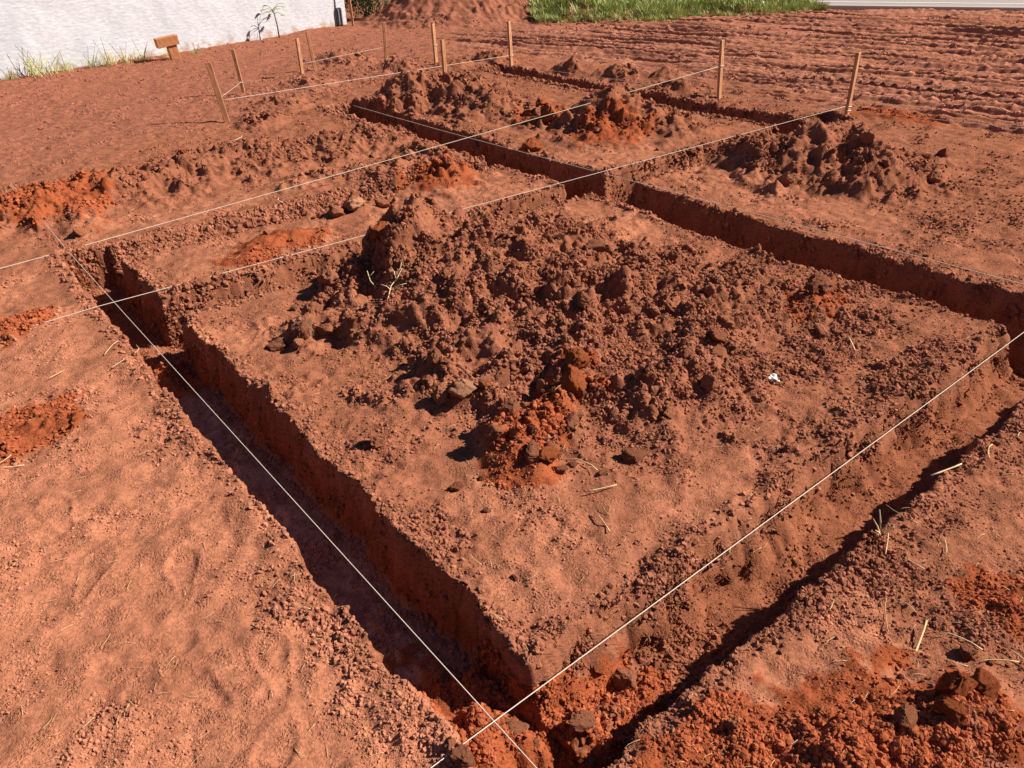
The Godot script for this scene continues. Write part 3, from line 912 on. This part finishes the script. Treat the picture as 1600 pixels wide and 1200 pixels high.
func clods() -> void:
	var rocks := []
	for k in 10: rocks.append(rock(100 + k, 22, 10 + k % 5, 0.5))
	var rng := RandomNumberGenerator.new()
	rng.seed = 77
	# those one can tell apart: u, v, size, shape, tone, flat, turn, name, label
	var special := [
		[0.74, -1.15, 0.10, 0, 4, 0.75, 0.4, "pale_stone", "pale flat-faced clod, lightest on the front of the large heap"],
		[0.64, -2.25, 0.12, 1, 0, 0.95, 1.2, "soil_clod", "upright angular clod on the left flank of the large heap"],
		[0.99, -0.51, 0.085, 2, 1, 0.6, 0.3, "soil_clod", "dark flat clod lying alone right of the orange lump"],
		[2.05, -1.75, 0.19, 3, 0, 0.6, 0.2, "soil_clod", "wide slab of sliced earth on the far right of the large heap"],
		[-0.05, -0.2, 0.10, 4, 3, 1.1, 0.9, "soil_clod", "upright reddish clod in the trench beside the left string"],
		[1.56, -3.52, 0.16, 5, 4, 0.9, 0.5, "soil_clod", "largest of the grey-brown clods behind the large heap's left shoulder"],
		[1.42, -3.50, 0.13, 6, 0, 0.9, 1.5, "soil_clod", "dark clod at the left of the cluster behind the large heap"],
		[1.76, -3.5, 0.12, 7, 0, 0.9, 2.5, "soil_clod", "brown clod at the right of the cluster behind the large heap"],
		[1.62, -3.62, 0.1, 8, 1, 0.9, 0.1, "soil_clod", "dark clod at the back of the cluster behind the large heap"],
		[0.83, 0.63, 0.085, 9, 3, 1.3, 0.3, "soil_clod", "tall dark red clod standing at the bottom right corner"],
		[0.91, 0.67, 0.07, 2, 3, 1.1, 1.3, "soil_clod", "second red clod behind the tall one at the bottom right"],
		[0.76, 0.66, 0.075, 4, 3, 0.9, 2.3, "soil_clod", "round red clod before the tall one at the bottom right"],
		[0.68, 0.60, 0.06, 6, 0, 0.8, 0.7, "soil_clod", "brown clod left of the tall red one at the bottom right"],
		[2.72, -0.92, 0.09, 1, 1, 0.9, 0.6, "soil_clod", "rounded dark clod with a hollow beside it near the right trench"],
		[2.55, -0.80, 0.16, 5, 1, 0.7, 0.4, "soil_clod", "broad dark clod on a small orange patch at the right of the heap"],
		[2.3, -0.62, 0.08, 8, 2, 0.5, 0.9, "soil_clod", "pale flat clod below the broad dark one on the right"],
		[3.35, -3.88, 0.16, 9, 3, 1.1, 0.2, "soil_clod", "upright orange clod at the foot of the orange-fronted far heap"],
		[5.05, -3.75, 0.14, 0, 4, 0.9, 1.1, "pale_stone", "pale grey stone on the right slope of the orange-fronted far heap"],
		[4.05, -4.45, 0.2, 3, 3, 1.0, 2.1, "soil_clod", "big orange-brown clod between the two far heaps"],
		[4.18, -4.7, 0.18, 6, 3, 1.2, 0.8, "soil_clod", "upright brown clod between the two far heaps"],
		[5.0, -1.98, 0.30, 5, 0, 0.5, 0.9, "soil_clod", "long rounded slab at the back of the right heap"],
		[0.40, -2.10, 0.09, 7, 0, 0.8, 0.2, "soil_clod", "brown clod at the foot of the heap left of the rooty tuft"],
		[0.47, -2.02, 0.07, 3, 2, 0.9, 1.7, "soil_clod", "small rounded clod just before the rooty tuft"],
		[0.60, -2.02, 0.08, 2, 0, 0.9, 2.7, "soil_clod", "rounded clod just right of the rooty tuft"],
		[1.70, -0.72, 0.13, 4, 0, 0.7, 0.9, "soil_clod", "angular clod casting a dark shadow left of the white scrap"],
		[1.06, -0.9, 0.12, 8, 3, 1.2, 0.2, "soil_clod", "upright red-brown clod right of the orange lump"],
		[1.15, -0.98, 0.11, 1, 3, 1.0, 1.2, "soil_clod", "red clod behind the upright one right of the orange lump"],
		[0.72, -0.66, 0.08, 6, 3, 0.9, 0.2, "soil_clod", "bright orange clod at the front of the orange lump"],
		[1.15, -2.42, 0.15, 9, 3, 0.8, 0.5, "soil_clod", "orange-red clod on the left shoulder of the large heap"],
		[0.85, -2.48, 0.11, 1, 2, 1.0, 0.3, "soil_clod", "pale pointed clod at the left edge of the large heap beside the trench"],
		[2.36, -4.1, 0.10, 0, 2, 0.9, 0.4, "soil_clod", "pale clod on the lip of the back trench"],
		[0.22, 0.06, 0.07, 7, 2, 0.7, 0.1, "soil_clod", "round clod in the front trench just right of the string crossing"],
	]
	for s in special:
		var at := on_ground(s[0], s[1], s[2] * 0.17)
		var o := obj(s[7], rocks[s[3]], M.clods[s[4]])
		o.position = at
		o.basis = Basis(Vector3.UP, s[6]) * Basis(Vector3.RIGHT, rng.randf_range(-0.3, 0.3)) * Basis.from_scale(Vector3(s[2], s[2] * s[5] * 1.15, s[2]))
		tag(o, s[8], "clod" if s[7] == "soil_clod" else "stone", "clods of earth that stand out")
	# the rest, strewn over the heaps
	var share := {1: 150, 2: 26, 3: 10, 4: 18, 5: 20, 6: 20, 7: 18, 8: 22, 9: 12}
	for id in share:
		var humps := []
		for m in HUMPS:
			if m[5] == id: humps.append(m)
		for k in share[id]:
			var m: Array = humps[rng.randi() % humps.size()]
			var u: float = m[0] + rng.randfn() * m[2] * 0.5
			var v: float = m[1] + rng.randfn() * m[3] * 0.5
			var size: float = 0.026 + 0.075 * pow(rng.randf(), 2.6)
			if id > 3 and id < 8: size *= 1.3
			if id == 3 or id == 8: size *= 0.65
			var t := terrain(u, v)
			var o := obj("soil_clod", rocks[rng.randi() % rocks.size()], M.clods[[0, 0, 1, 2, 2][rng.randi() % 5] if t[2] < 0.36 or t[3] > 0.13 else 3])
			o.position = world(u, v, t[0] + size * 0.12)
			o.basis = Basis.from_euler(Vector3(rng.randf() * 6.0, rng.randf() * 6.0, rng.randf() * 6.0)) * Basis.from_scale(Vector3.ONE * size)
			var tone := "orange" if t[3] < 0.3 * t[2] and t[2] > 0.4 else "brown"
			var big := "large" if size > 0.065 else ("middling" if size > 0.045 else "small")
			var mark := ["", Vector2.ZERO]
			var best := 1e9
			for l in (LANDMARKS if id == 1 else [[AREAS[id][0], Vector2(humps[0][0], humps[0][1])]]):
				var dd: float = l[1].distance_to(Vector2(u, v))
				if dd < best:
					best = dd
					mark = l
			var rel := world(u, v) - world(mark[1].x, mark[1].y)
			var side: String = ("left of" if rel.x < 0 else "right of") if absf(rel.x) > absf(rel.z) else ("just behind" if rel.z < 0 else "in front of")
			if id != 1: side = ("on the left of" if rel.x < 0 else "on the right of") if absf(rel.x) > absf(rel.z) else ("at the back of" if rel.z < 0 else "at the front of")
			var label := "%s %s earth clod %s %s" % [big, tone, side, mark[0]]
			tag(o, label, "clod", label.replace("clod", "clods"))

var crumb_out := []
var crumb_seed := 0
const CRUMBS := 56000

func crumb_task(k: int) -> void:
	var rng := RandomNumberGenerator.new()
	rng.seed = 9000 + k + crumb_seed
	var got := []
	while got.size() < CRUMBS:
		var z := -0.75 * pow(20.0, rng.randf())
		if rng.randf() < 0.3: z = -rng.randf_range(0.8, 4.5)
		var x := rng.randf_range(-1.0, 1.0) * (0.45 - 0.70 * z)
		var q := plot(x, z)
		var at_edge := rng.randf() < 0.18
		var lip := 1.0
		if at_edge:
			var w: Array = TRENCHES[rng.randi() % TRENCHES.size()]
			var side := rng.randi() % 4
			var off := rng.randf_range(-0.05, 0.10) if rng.randf() < 0.5 else rng.randf_range(0.0, 0.05)
			if side < 2: q = Vector2(w[0] + off if side == 0 else w[1] - off, lerpf(w[2], w[3], rng.randf()))
			else: q = Vector2(lerpf(w[0], minf(w[1], 6.0), pow(rng.randf(), 1.5)), w[2] + off if side == 2 else w[3] - off)
			if not in_view(q.x, q.y): continue
			var p3 := world(q.x, q.y)
			x = p3.x; z = p3.z
			if off < 0.03: lip = 1.5
		var pn := patch.get_noise_2d(q.x, q.y) + 0.5 * mott.get_noise_2d(q.x, q.y)
		if not at_edge and rng.randf() > 0.65 + pn * 1.2: continue
		var t := terrain(q.x, q.y)
		if at_edge: t[5] = maxf(t[5], 0.55)
		elif rng.randf() > 0.07 + t[5] * t[5] * 1.1: continue
		var d := sqrt(x * x + z * z + 2.5)
		var size := (0.0032 + 0.030 * pow(rng.randf(), 6.5) * (0.12 + 0.85 * minf(t[5], 1.1))) * (0.55 + 0.19 * d) * lip
		var c := Color(t[2], t[3], t[4]) * rng.randf_range(0.75, 1.12)
		var b := Basis.from_euler(Vector3(rng.randf() * 6.0, rng.randf() * 6.0, rng.randf() * 6.0)) * Basis.from_scale(Vector3(size, size * rng.randf_range(0.6, 1.0), size * rng.randf_range(0.7, 1.2)))
		got.append([Transform3D(b, Vector3(x, t[0] + size * 0.02, z)), c])
	crumb_out[k] = got

func crumbs() -> void:
	for shape in 3:
		crumb_out.resize(4)
		crumb_seed = shape * 100
		each(4, crumb_task)
		var mm := MultiMesh.new()
		mm.transform_format = MultiMesh.TRANSFORM_3D
		mm.use_colors = true
		mm.mesh = rock(300 + shape, 5, 9, 0.4)
		mm.instance_count = 4 * CRUMBS
		var n := 0
		for part in crumb_out:
			for e in part:
				mm.set_instance_transform(n, e[0])
				mm.set_instance_color(n, e[1])
				n += 1
		var o := MultiMeshInstance3D.new()
		o.name = numbered("soil_crumbs")
		o.multimesh = mm
		o.material_override = M.crumb
		add_child(o)
		tag(o, "crumbs and pebbles of red soil strewn over ground and heaps", "", "", "stuff")

func stalk(length: float, bend: float, r: float) -> ArrayMesh:
	var pts := []
	for k in 5:
		var t := k / 4.0 - 0.5
		pts.append(Vector3(t * length, 0.0, bend * (0.25 - t * t) * length + (0.1 * bend * length if k == 3 else 0.0)))
	return tube(pts, r, r * 0.7, 5)

func straw() -> void:
	var rng := RandomNumberGenerator.new()
	rng.seed = 31
	var shapes := [stalk(1.0, 0.3, 0.02), stalk(1.0, 0.12, 0.022), stalk(1.0, 0.6, 0.018), stalk(1.0, 0.04, 0.027), stalk(1.0, -0.25, 0.022)]
	var spots := [
		[-0.73, -1.89, 0.11, "pale straw stalk at the left edge of the picture on pale ground"], [-0.69, -1.86, 0.08, "shorter straw beside the long stalk at the left edge"], [0.25, -1.56, 0.06, "straw on the lip of the left trench"],
		[2.28, -0.46, 0.12, "bent pale straw on the right of the large heap"], [2.36, -0.42, 0.07, "short straw right of the bent one on the large heap"], [1.34, 0.38, 0.07, "thick pale straw on the front right ground near a footprint"], [0.89, 0.30, 0.05, "short thick straw on the near lip of the front trench"],
		[1.03, 0.57, 0.10, "thickest pale straw at the lower right, lying aslant"], [0.97, 0.50, 0.13, "long thin straw left of the thickest one at the lower right"], [0.95, 0.60, 0.04, "short straw under the thickest one at the lower right"], [1.04, 0.66, 0.09, "forked straw at the right edge of the picture"], [1.09, 0.69, 0.07, "straw lying against the right edge"],
		[0.75, 0.54, 0.05, "thin straw standing above the tall red clod"], [1.69, 0.22, 0.12, "long curved straw on the near lip of the front trench, far right"], [1.89, 0.27, 0.11, "pale curved straw near the right edge by the front trench"], [1.46, 0.20, 0.08, "straw across the near lip of the front trench"],
		[0.67, -0.34, 0.11, "thin golden straw on the front of the middle block"], [0.82, -0.59, 0.13, "long bent straw below the dark flat clod"], [0.78, -0.45, 0.10, "thin straw on the trodden front of the middle block"], [0.28, -0.46, 0.05, "small pale chaff on the left lip of the middle block"], [0.30, -0.42, 0.04, "second pale chaff on the left lip of the middle block"], [0.18, -0.24, 0.05, "straw hanging on the shaded trench wall near the front corner"],
		[-0.04, -2.97, 0.14, "pale straw sticking out over the left trench below the string"], [0.43, -2.13, 0.09, "white straw at the left foot of the large heap"], [-0.18, -2.55, 0.1, "straw tuft on the left lip of the left trench"], [-0.2, -2.36, 0.07, "short straw by the tuft on the left lip"], [-0.42, -2.46, 0.08, "straw on the pale left ground above the orange patch"],
		[1.78, -6.06, 0.16, "pair of pale straws on the far left bare ground"], [1.97, -5.3, 0.13, "pale straw before the end of the back trench"], [1.27, -3.99, 0.16, "pale straw beside the string behind the pale block"], [1.5, -3.75, 0.14, "curved straw at the clod cluster behind the heap"], [5.18, -2.57, 0.14, "pale straw behind the right heap"], [5.54, -1.8, 0.14, "straw on bare ground right of the right heap"],
		[-0.74, -0.62, 0.03, "white chip of straw on the pale ground at lower left"], [-0.9, -0.9, 0.03, "second white chip of straw at the far lower left"], [-0.2, -0.6, 0.05, "straw in the crumbly lip of the left trench near the front"], [1.3, 0.55, 0.05, "dark curled straw on the right front ground"], [1.05, 0.42, 0.06, "thin straw in the footprint on the right front ground"], [1.2, 0.28, 0.08, "straw lying by the dry tuft on the right front ground"],
	]
	for k in spots.size():
		var s: Array = spots[k]
		var o := obj("straw_stalk", shapes[k % shapes.size()], M.straw[k % 2])
		o.position = on_ground(s[0], s[1], 0.012)
		o.basis = Basis(Vector3.UP, rng.randf() * PI) * Basis(Vector3.BACK, rng.randf_range(-0.12, 0.2)) * Basis.from_scale(Vector3.ONE * s[2])
		tag(o, s[3], "straw", "straws lying on the earth")
	for k in 26:
		var z := rng.randf_range(-2.2, -1.1)
		var q := plot(lerpf(0.85, 1.75, rng.randf()) * (0.45 - 0.45 * z), z)
		if q.y < 0.23: continue
		var o := obj("straw_stalk", shapes[[0, 1, 2, 4][k % 4]], M.straw[k % 3])
		o.position = on_ground(q.x, q.y, 0.006)
		o.basis = Basis(Vector3.UP, rng.randf() * PI) * Basis(Vector3.BACK, rng.randf_range(-0.15, 0.2)) * Basis.from_scale(Vector3(1, 0.6, 0.6) * rng.randf_range(0.04, 0.12))
		tag(o, "thin dry straw among many on the trodden ground right of the front trench", "straw", "thin straws right of the front trench")
	# the many short bits nobody would count
	var mm := MultiMesh.new()
	mm.transform_format = MultiMesh.TRANSFORM_3D
	mm.mesh = shapes[0]
	mm.instance_count = 1500
	for k in 1500:
		var z := -0.8 * pow(16.0, rng.randf())
		var x := rng.randf_range(-1.0, 1.0) * (0.4 - 0.68 * z)
		var q := plot(x, z)
		var l := rng.randf_range(0.012, 0.045) * (0.8 - 0.1 * z)
		mm.set_instance_transform(k, Transform3D(Basis(Vector3.UP, rng.randf() * TAU) * Basis(Vector3.BACK, rng.randf_range(-0.2, 0.3)) * Basis.from_scale(Vector3.ONE * l), Vector3(x, terrain(q.x, q.y)[0] + 0.004, z)))
	var o := MultiMeshInstance3D.new()
	o.name = "chaff"
	o.multimesh = mm
	o.material_override = M.straw[0]
	add_child(o)
	tag(o, "short bits of straw and chaff scattered on the earth", "", "", "stuff")

# ---------------------------------------------------------------- plants

func blade(st: SurfaceTool, at: Vector3, tip: Vector3, w: float, c: Color) -> void:
	var side := (tip - at).cross(Vector3(0.3, 1.0, 0.2)).normalized() * w
	var midp := at.lerp(tip, 0.55) + Vector3(0, at.distance_to(tip) * 0.12, 0)
	st.set_color(c)
	for q in [at - side, midp - side * 0.8, midp + side * 0.8, at - side, midp + side * 0.8, at + side, midp - side * 0.8, tip, midp + side * 0.8]: st.add_vertex(q)

func tuft(seed_of: int, count: int, dry: float, width := 0.027) -> ArrayMesh:
	var rng := RandomNumberGenerator.new()
	rng.seed = seed_of
	var st := SurfaceTool.new()
	st.begin(Mesh.PRIMITIVE_TRIANGLES)
	for k in count:
		var a := rng.randf() * TAU
		var lean := rng.randf_range(0.1, 0.8 if width > 0.02 else 1.6)
		var at := Vector3(rng.randfn() * 0.08, 0, rng.randfn() * 0.08) * (1.0 if width > 0.02 else 4.0)
		var h := rng.randf_range(0.5, 1.0)
		var c := Color(0.20, 0.31, 0.08).lerp(Color(0.42, 0.43, 0.18), rng.randf())
		if rng.randf() < dry: c = Color(0.50, 0.42, 0.2)
		blade(st, at, at + Vector3(cos(a) * lean * h, h, sin(a) * lean * h), width * rng.randf_range(0.7, 1.3), c)
	st.generate_normals()
	return st.commit()

func plants() -> void:
	var rng := RandomNumberGenerator.new()
	rng.seed = 55
	for kind in 2:
		var mm := MultiMesh.new()
		mm.transform_format = MultiMesh.TRANSFORM_3D
		mm.mesh = tuft(60 + kind, 16, [0.12, 0.75][kind])
		var put := []
		var want: int = [4200, 900][kind]
		while put.size() < want:
			var t := rng.randf()
			var x := lerpf(0.6, 6.1, t)
			var front := -14.7 - 0.22 * (x - 2.0) + (0.9 * (1.6 - x) * -1.0 if x < 1.6 else 0.0) + 0.25 * sin(x * 3.0)
			var back := rng.randf() * (2.2 if kind == 1 else 5.0)
			var z := front - back + (0.15 if kind == 1 else 0.0)
			if x + back * 0.35 > 6.2: continue
			var q := plot(x, z)
			if kind == 0 and mid.get_noise_2d(x * 0.4, z * 0.4) < -0.12: continue
			var s := rng.randf_range(0.18, 0.42) * (0.6 if kind == 1 else 1.0) * minf(1.0, 0.4 + back)
			put.append(Transform3D(Basis(Vector3.UP, rng.randf() * TAU) * Basis.from_scale(Vector3.ONE * s), Vector3(x, terrain(q.x, q.y)[0] - 0.01, z)))
		mm.instance_count = want
		for k in want: mm.set_instance_transform(k, put[k])
		var o := MultiMeshInstance3D.new()
		o.name = ["grass", "dry_grass"][kind]
		o.multimesh = mm
		o.material_override = M.grass
		add_child(o)
		tag(o, ["green grass growing beyond the bare earth at the top", "dry straw-coloured grass along the edge of the green grass"][kind], "", "", "stuff")
	# weeds along the foot of the wall
	var weeds := [[-6.02, -10.75, 0.3, 0.6, "dry brown weed against the wall at the far left"], [-5.85, -11.05, 0.16, 0.4, "low green weed beside the dry one at the wall foot"], [-5.62, -11.35, 0.14, 0.2, "low green weed patch in the middle of the wall foot"], [-5.45, -11.45, 0.22, 0.7, "straggly dry weed with long stems at the wall foot"], [-5.1, -11.75, 0.18, 0.3, "green spiky weed beside a stone at the wall foot"], [-4.82, -12.1, 0.16, 0.8, "thin weed just left of the wooden T"], [-6.3, -10.5, 0.12, 0.5, "small weed at the left edge of the wall foot"], [-5.3, -11.62, 0.16, 0.9, "tan dry tuft at the wall foot"], [-4.55, -12.35, 0.1, 0.2, "small green weed behind the wooden T"]]
	for k in weeds.size():
		var w: Array = weeds[k]
		var q := plot(w[0], w[1])
		var o := thing("weed", w[4], "weed", Vector3(w[0], terrain(q.x, q.y)[0] - 0.01, w[1]), "weeds along the foot of the white wall")
		obj("leaves", tuft(200 + k, 70, w[3], 0.011), M.grass, o).scale = Vector3.ONE * w[2]
		var st := SurfaceTool.new()
		st.begin(Mesh.PRIMITIVE_TRIANGLES)
		for s in 4:
			var a := rng.randf() * TAU
			var l: float = w[2] * rng.randf_range(0.9, 1.7)
			var e := Vector3(cos(a) * l * 0.5, l, sin(a) * l * 0.5)
			add_tube(st, [Vector3.ZERO, e * 0.5 + Vector3(0.01, 0, 0.01), e], 0.004, 0.002, 4)
		st.generate_normals()
		obj("stems", st.commit(), M.stem, o)
	# a papaya seedling
	var pq := plot(-3.71, -13.98)
	var pap := thing("papaya_seedling", "young papaya seedling with a green leaf crown before the white wall", "seedling", Vector3(-3.71, terrain(pq.x, pq.y)[0], -13.98))
	obj("stem", tube([Vector3.ZERO, Vector3(0.0, 0.2, 0.01), Vector3(-0.02, 0.36, 0.0), Vector3(-0.05, 0.43, 0)], 0.012, 0.007, 7), M.stem, pap)
	for k in 9:
		var a := TAU * k / 9.0 + 0.3
		var droop := k % 3 == 0
		var at := Vector3(-0.03, 0.36 + 0.008 * k, 0)
		var reach := 0.16 + 0.05 * (k % 2)
		var e := at + Vector3(cos(a) * reach, 0.03 + 0.05 * (k % 2) if not droop else -0.02, sin(a) * reach)
		obj("leaf_stalk", tube([at, at.lerp(e, 0.5) + Vector3(0, 0.03, 0), e], 0.004, 0.003, 5), M.stem, pap)
		if droop and k > 0: continue
		var st := SurfaceTool.new()
		st.begin(Mesh.PRIMITIVE_TRIANGLES)
		for f in 7:
			var b := a + (f - 3) * 0.55
			blade(st, Vector3.ZERO, Vector3(cos(b), -0.25, sin(b)) * 0.06, 0.013, Color.WHITE)
		st.generate_normals()
		obj("leaf", st.commit(), M.leaf, pap).position = e
	# dark shrub behind the end of the wall
	var sh := thing("shrub", "dark green shrub behind the far end of the white wall", "shrub", Vector3(-2.62, 0.0, -16.55))
	sh.scale = Vector3.ONE * 0.62
	var ls := SurfaceTool.new()
	ls.begin(Mesh.PRIMITIVE_TRIANGLES)
	for k in 2600:
		var d := Vector3(rng.randfn(), rng.randfn() * 0.9, rng.randfn()).normalized() * pow(rng.randf(), 0.4)
		var clump := 1.0 + 0.3 * sin(d.x * 9.0) * cos(d.z * 8.0 + d.y * 5.0)
		var q := Vector3(d.x * 0.95, 0.7 + d.y * 0.7, d.z * 0.7) * clump
		q.y = maxf(q.y, 0.03)
		var e := q + Vector3(rng.randfn(), rng.randfn() - 0.2, rng.randfn()).normalized() * rng.randf_range(0.06, 0.12)
		blade(ls, q, e, 0.018, Color.WHITE)
	ls.generate_normals()
	obj("foliage", ls.commit(), M.bush, sh)
	var bs := SurfaceTool.new()
	bs.begin(Mesh.PRIMITIVE_TRIANGLES)
	for k in 7:
		var a := TAU * k / 7.0
		add_tube(bs, [Vector3(0, -0.05, 0), Vector3(cos(a) * 0.2, 0.45, sin(a) * 0.15), Vector3(cos(a) * 0.5, 1.0, sin(a) * 0.4)], 0.02, 0.006, 5)
	bs.generate_normals()
	obj("branches", bs.commit(), M.stem, sh)

# ---------------------------------------------------------------- small things

func oddments() -> void:
	# a dead branching weed on the large heap
	var at := on_ground(0.88, -1.94, 0.01)
	var o := thing("dry_twig", "pale dry branching twig on the left slope of the large heap", "twig", at)
	var down := (on_ground(0.79, -1.83, 0.015) - at); var up := (on_ground(1.03, -2.03, 0.035) - at)
	o.scale = Vector3.ONE * 0.8
	obj("stem", tube([down, down * 0.5 + Vector3(-0.012, 0.012, 0), Vector3(0.006, 0.02, 0.004), up * 0.45 + Vector3(-0.008, 0.022, 0.006), up * 0.75 + Vector3(0.008, 0.02, 0), up], 0.0038, 0.002, 6), M.straw[1], o)
	for b in [[0.1, 0.06, 0.06, 0.02], [0.35, 0.09, 0.03, 0.0], [0.55, 0.05, 0.07, -0.05], [0.7, -0.03, 0.05, -0.06], [0.8, 0.06, 0.04, 0.03], [0.3, -0.05, 0.04, 0.01], [0.9, 0.02, 0.05, -0.04]]:
		var s: Vector3 = up * b[0] + Vector3(0, 0.02, 0)
		var e: Vector3 = s + Vector3(b[1], b[2], b[3])
		obj("branch", tube([s, s.lerp(e, 0.5) + Vector3(0.006, 0.006, 0), e], 0.0028, 0.0015, 5), M.straw[1], o)
	var lone := on_ground(0.97, -2.2, 0.012)
	var o2 := thing("dry_twig", "single pale twig above the branching one on the large heap", "twig", lone)
	obj("stem", tube([Vector3.ZERO, Vector3(-0.03, 0.03, -0.02), Vector3(-0.045, 0.07, -0.05)], 0.003, 0.002, 5), M.straw[1], o2)
	obj("branch", tube([Vector3(-0.035, 0.045, -0.03), Vector3(-0.01, 0.07, -0.04)], 0.002, 0.0015, 5), M.straw[1], o2)
	# a dry tuft on the near lip of the front trench
	var dry := thing("dry_tuft", "dry root tuft standing on the near lip of the front trench", "tuft", on_ground(1.22, 0.25, 0.0))
	for k in 6:
		var a := 0.9 * k
		var e := Vector3(cos(a) * 0.03, 0.035 + 0.02 * (k % 3), sin(a) * 0.03)
		obj("stalk", tube([Vector3.ZERO, e * 0.5 + Vector3(0.004, 0, -0.004), e], 0.003, 0.0015, 5), M.straw[k % 2], dry)
	# the rooty tuft: a small sod bristling with fine roots
	var r := thing("rooty_sod", "dark fibrous root sod among the clods left of the large heap", "sod", on_ground(0.51, -2.06, 0.03))
	var core := obj("sod", rock(400, 12, 5, 0.25), M.clods[1], r)
	core.scale = Vector3(0.085, 0.13, 0.085)
	var rng := RandomNumberGenerator.new()
	rng.seed = 8
	var st := SurfaceTool.new()
	st.begin(Mesh.PRIMITIVE_TRIANGLES)
	for k in 150:
		var d := Vector3(rng.randfn(), rng.randfn(), rng.randfn()).normalized()
		var s := d * Vector3(0.036, 0.055, 0.036)
		var e := s + Vector3(d.x * 0.6, -rng.randf() * 0.8, d.z * 0.6) * rng.randf_range(0.01, 0.03)
		add_tube(st, [s, s.lerp(e, 0.5) + d * 0.004, e], 0.001, 0.0006, 3)
	st.generate_normals()
	tag(obj("root_fibres", st.commit(), plain(Color(0.26, 0.18, 0.12), 0.9), r), "", "", "", "stuff")
	# a crumpled white scrap
	var sc := thing("white_scrap", "crumpled white scrap of plastic lying on the right of the large heap", "litter", on_ground(1.76, -0.49, 0.004))
	var cs := SurfaceTool.new()
	cs.begin(Mesh.PRIMITIVE_TRIANGLES)
	cs.set_smooth_group(-1)
	var g := []
	for j in 6:
		for i in 5: g.append(Vector3((i - 2) * 0.008 + rng.randfn() * 0.002, 0.006 + absf(rng.randfn()) * 0.007, (j - 2.5) * 0.010 + rng.randfn() * 0.002))
	for j in 5:
		for i in 4:
			var k := j * 5 + i
			sheet(cs, g[k], g[k + 5], g[k + 6], g[k + 1])
			sheet(cs, g[k + 1] - Vector3(0, 0.001, 0), g[k + 6] - Vector3(0, 0.001, 0), g[k + 5] - Vector3(0, 0.001, 0), g[k] - Vector3(0, 0.001, 0))
	cs.generate_normals()
	obj("sheet", cs.commit(), M.white, sc)
	# a pale bag left in the grass
	var bag := thing("white_bag", "pale bluish bag lying in the grass at the top", "litter", Vector3(4.75, 0.0, -15.85))
	obj("body", rock(500, 12, 5, 0.35), plain(Color(0.55, 0.62, 0.66), 0.5), bag).scale = Vector3(0.34, 0.3, 0.2)
	obj("knot", rock(501, 8, 5, 0.35), plain(Color(0.55, 0.62, 0.66), 0.5), bag).transform = Transform3D(Basis.from_scale(Vector3(0.09, 0.12, 0.08)), Vector3(0.1, 0.15, 0.03))
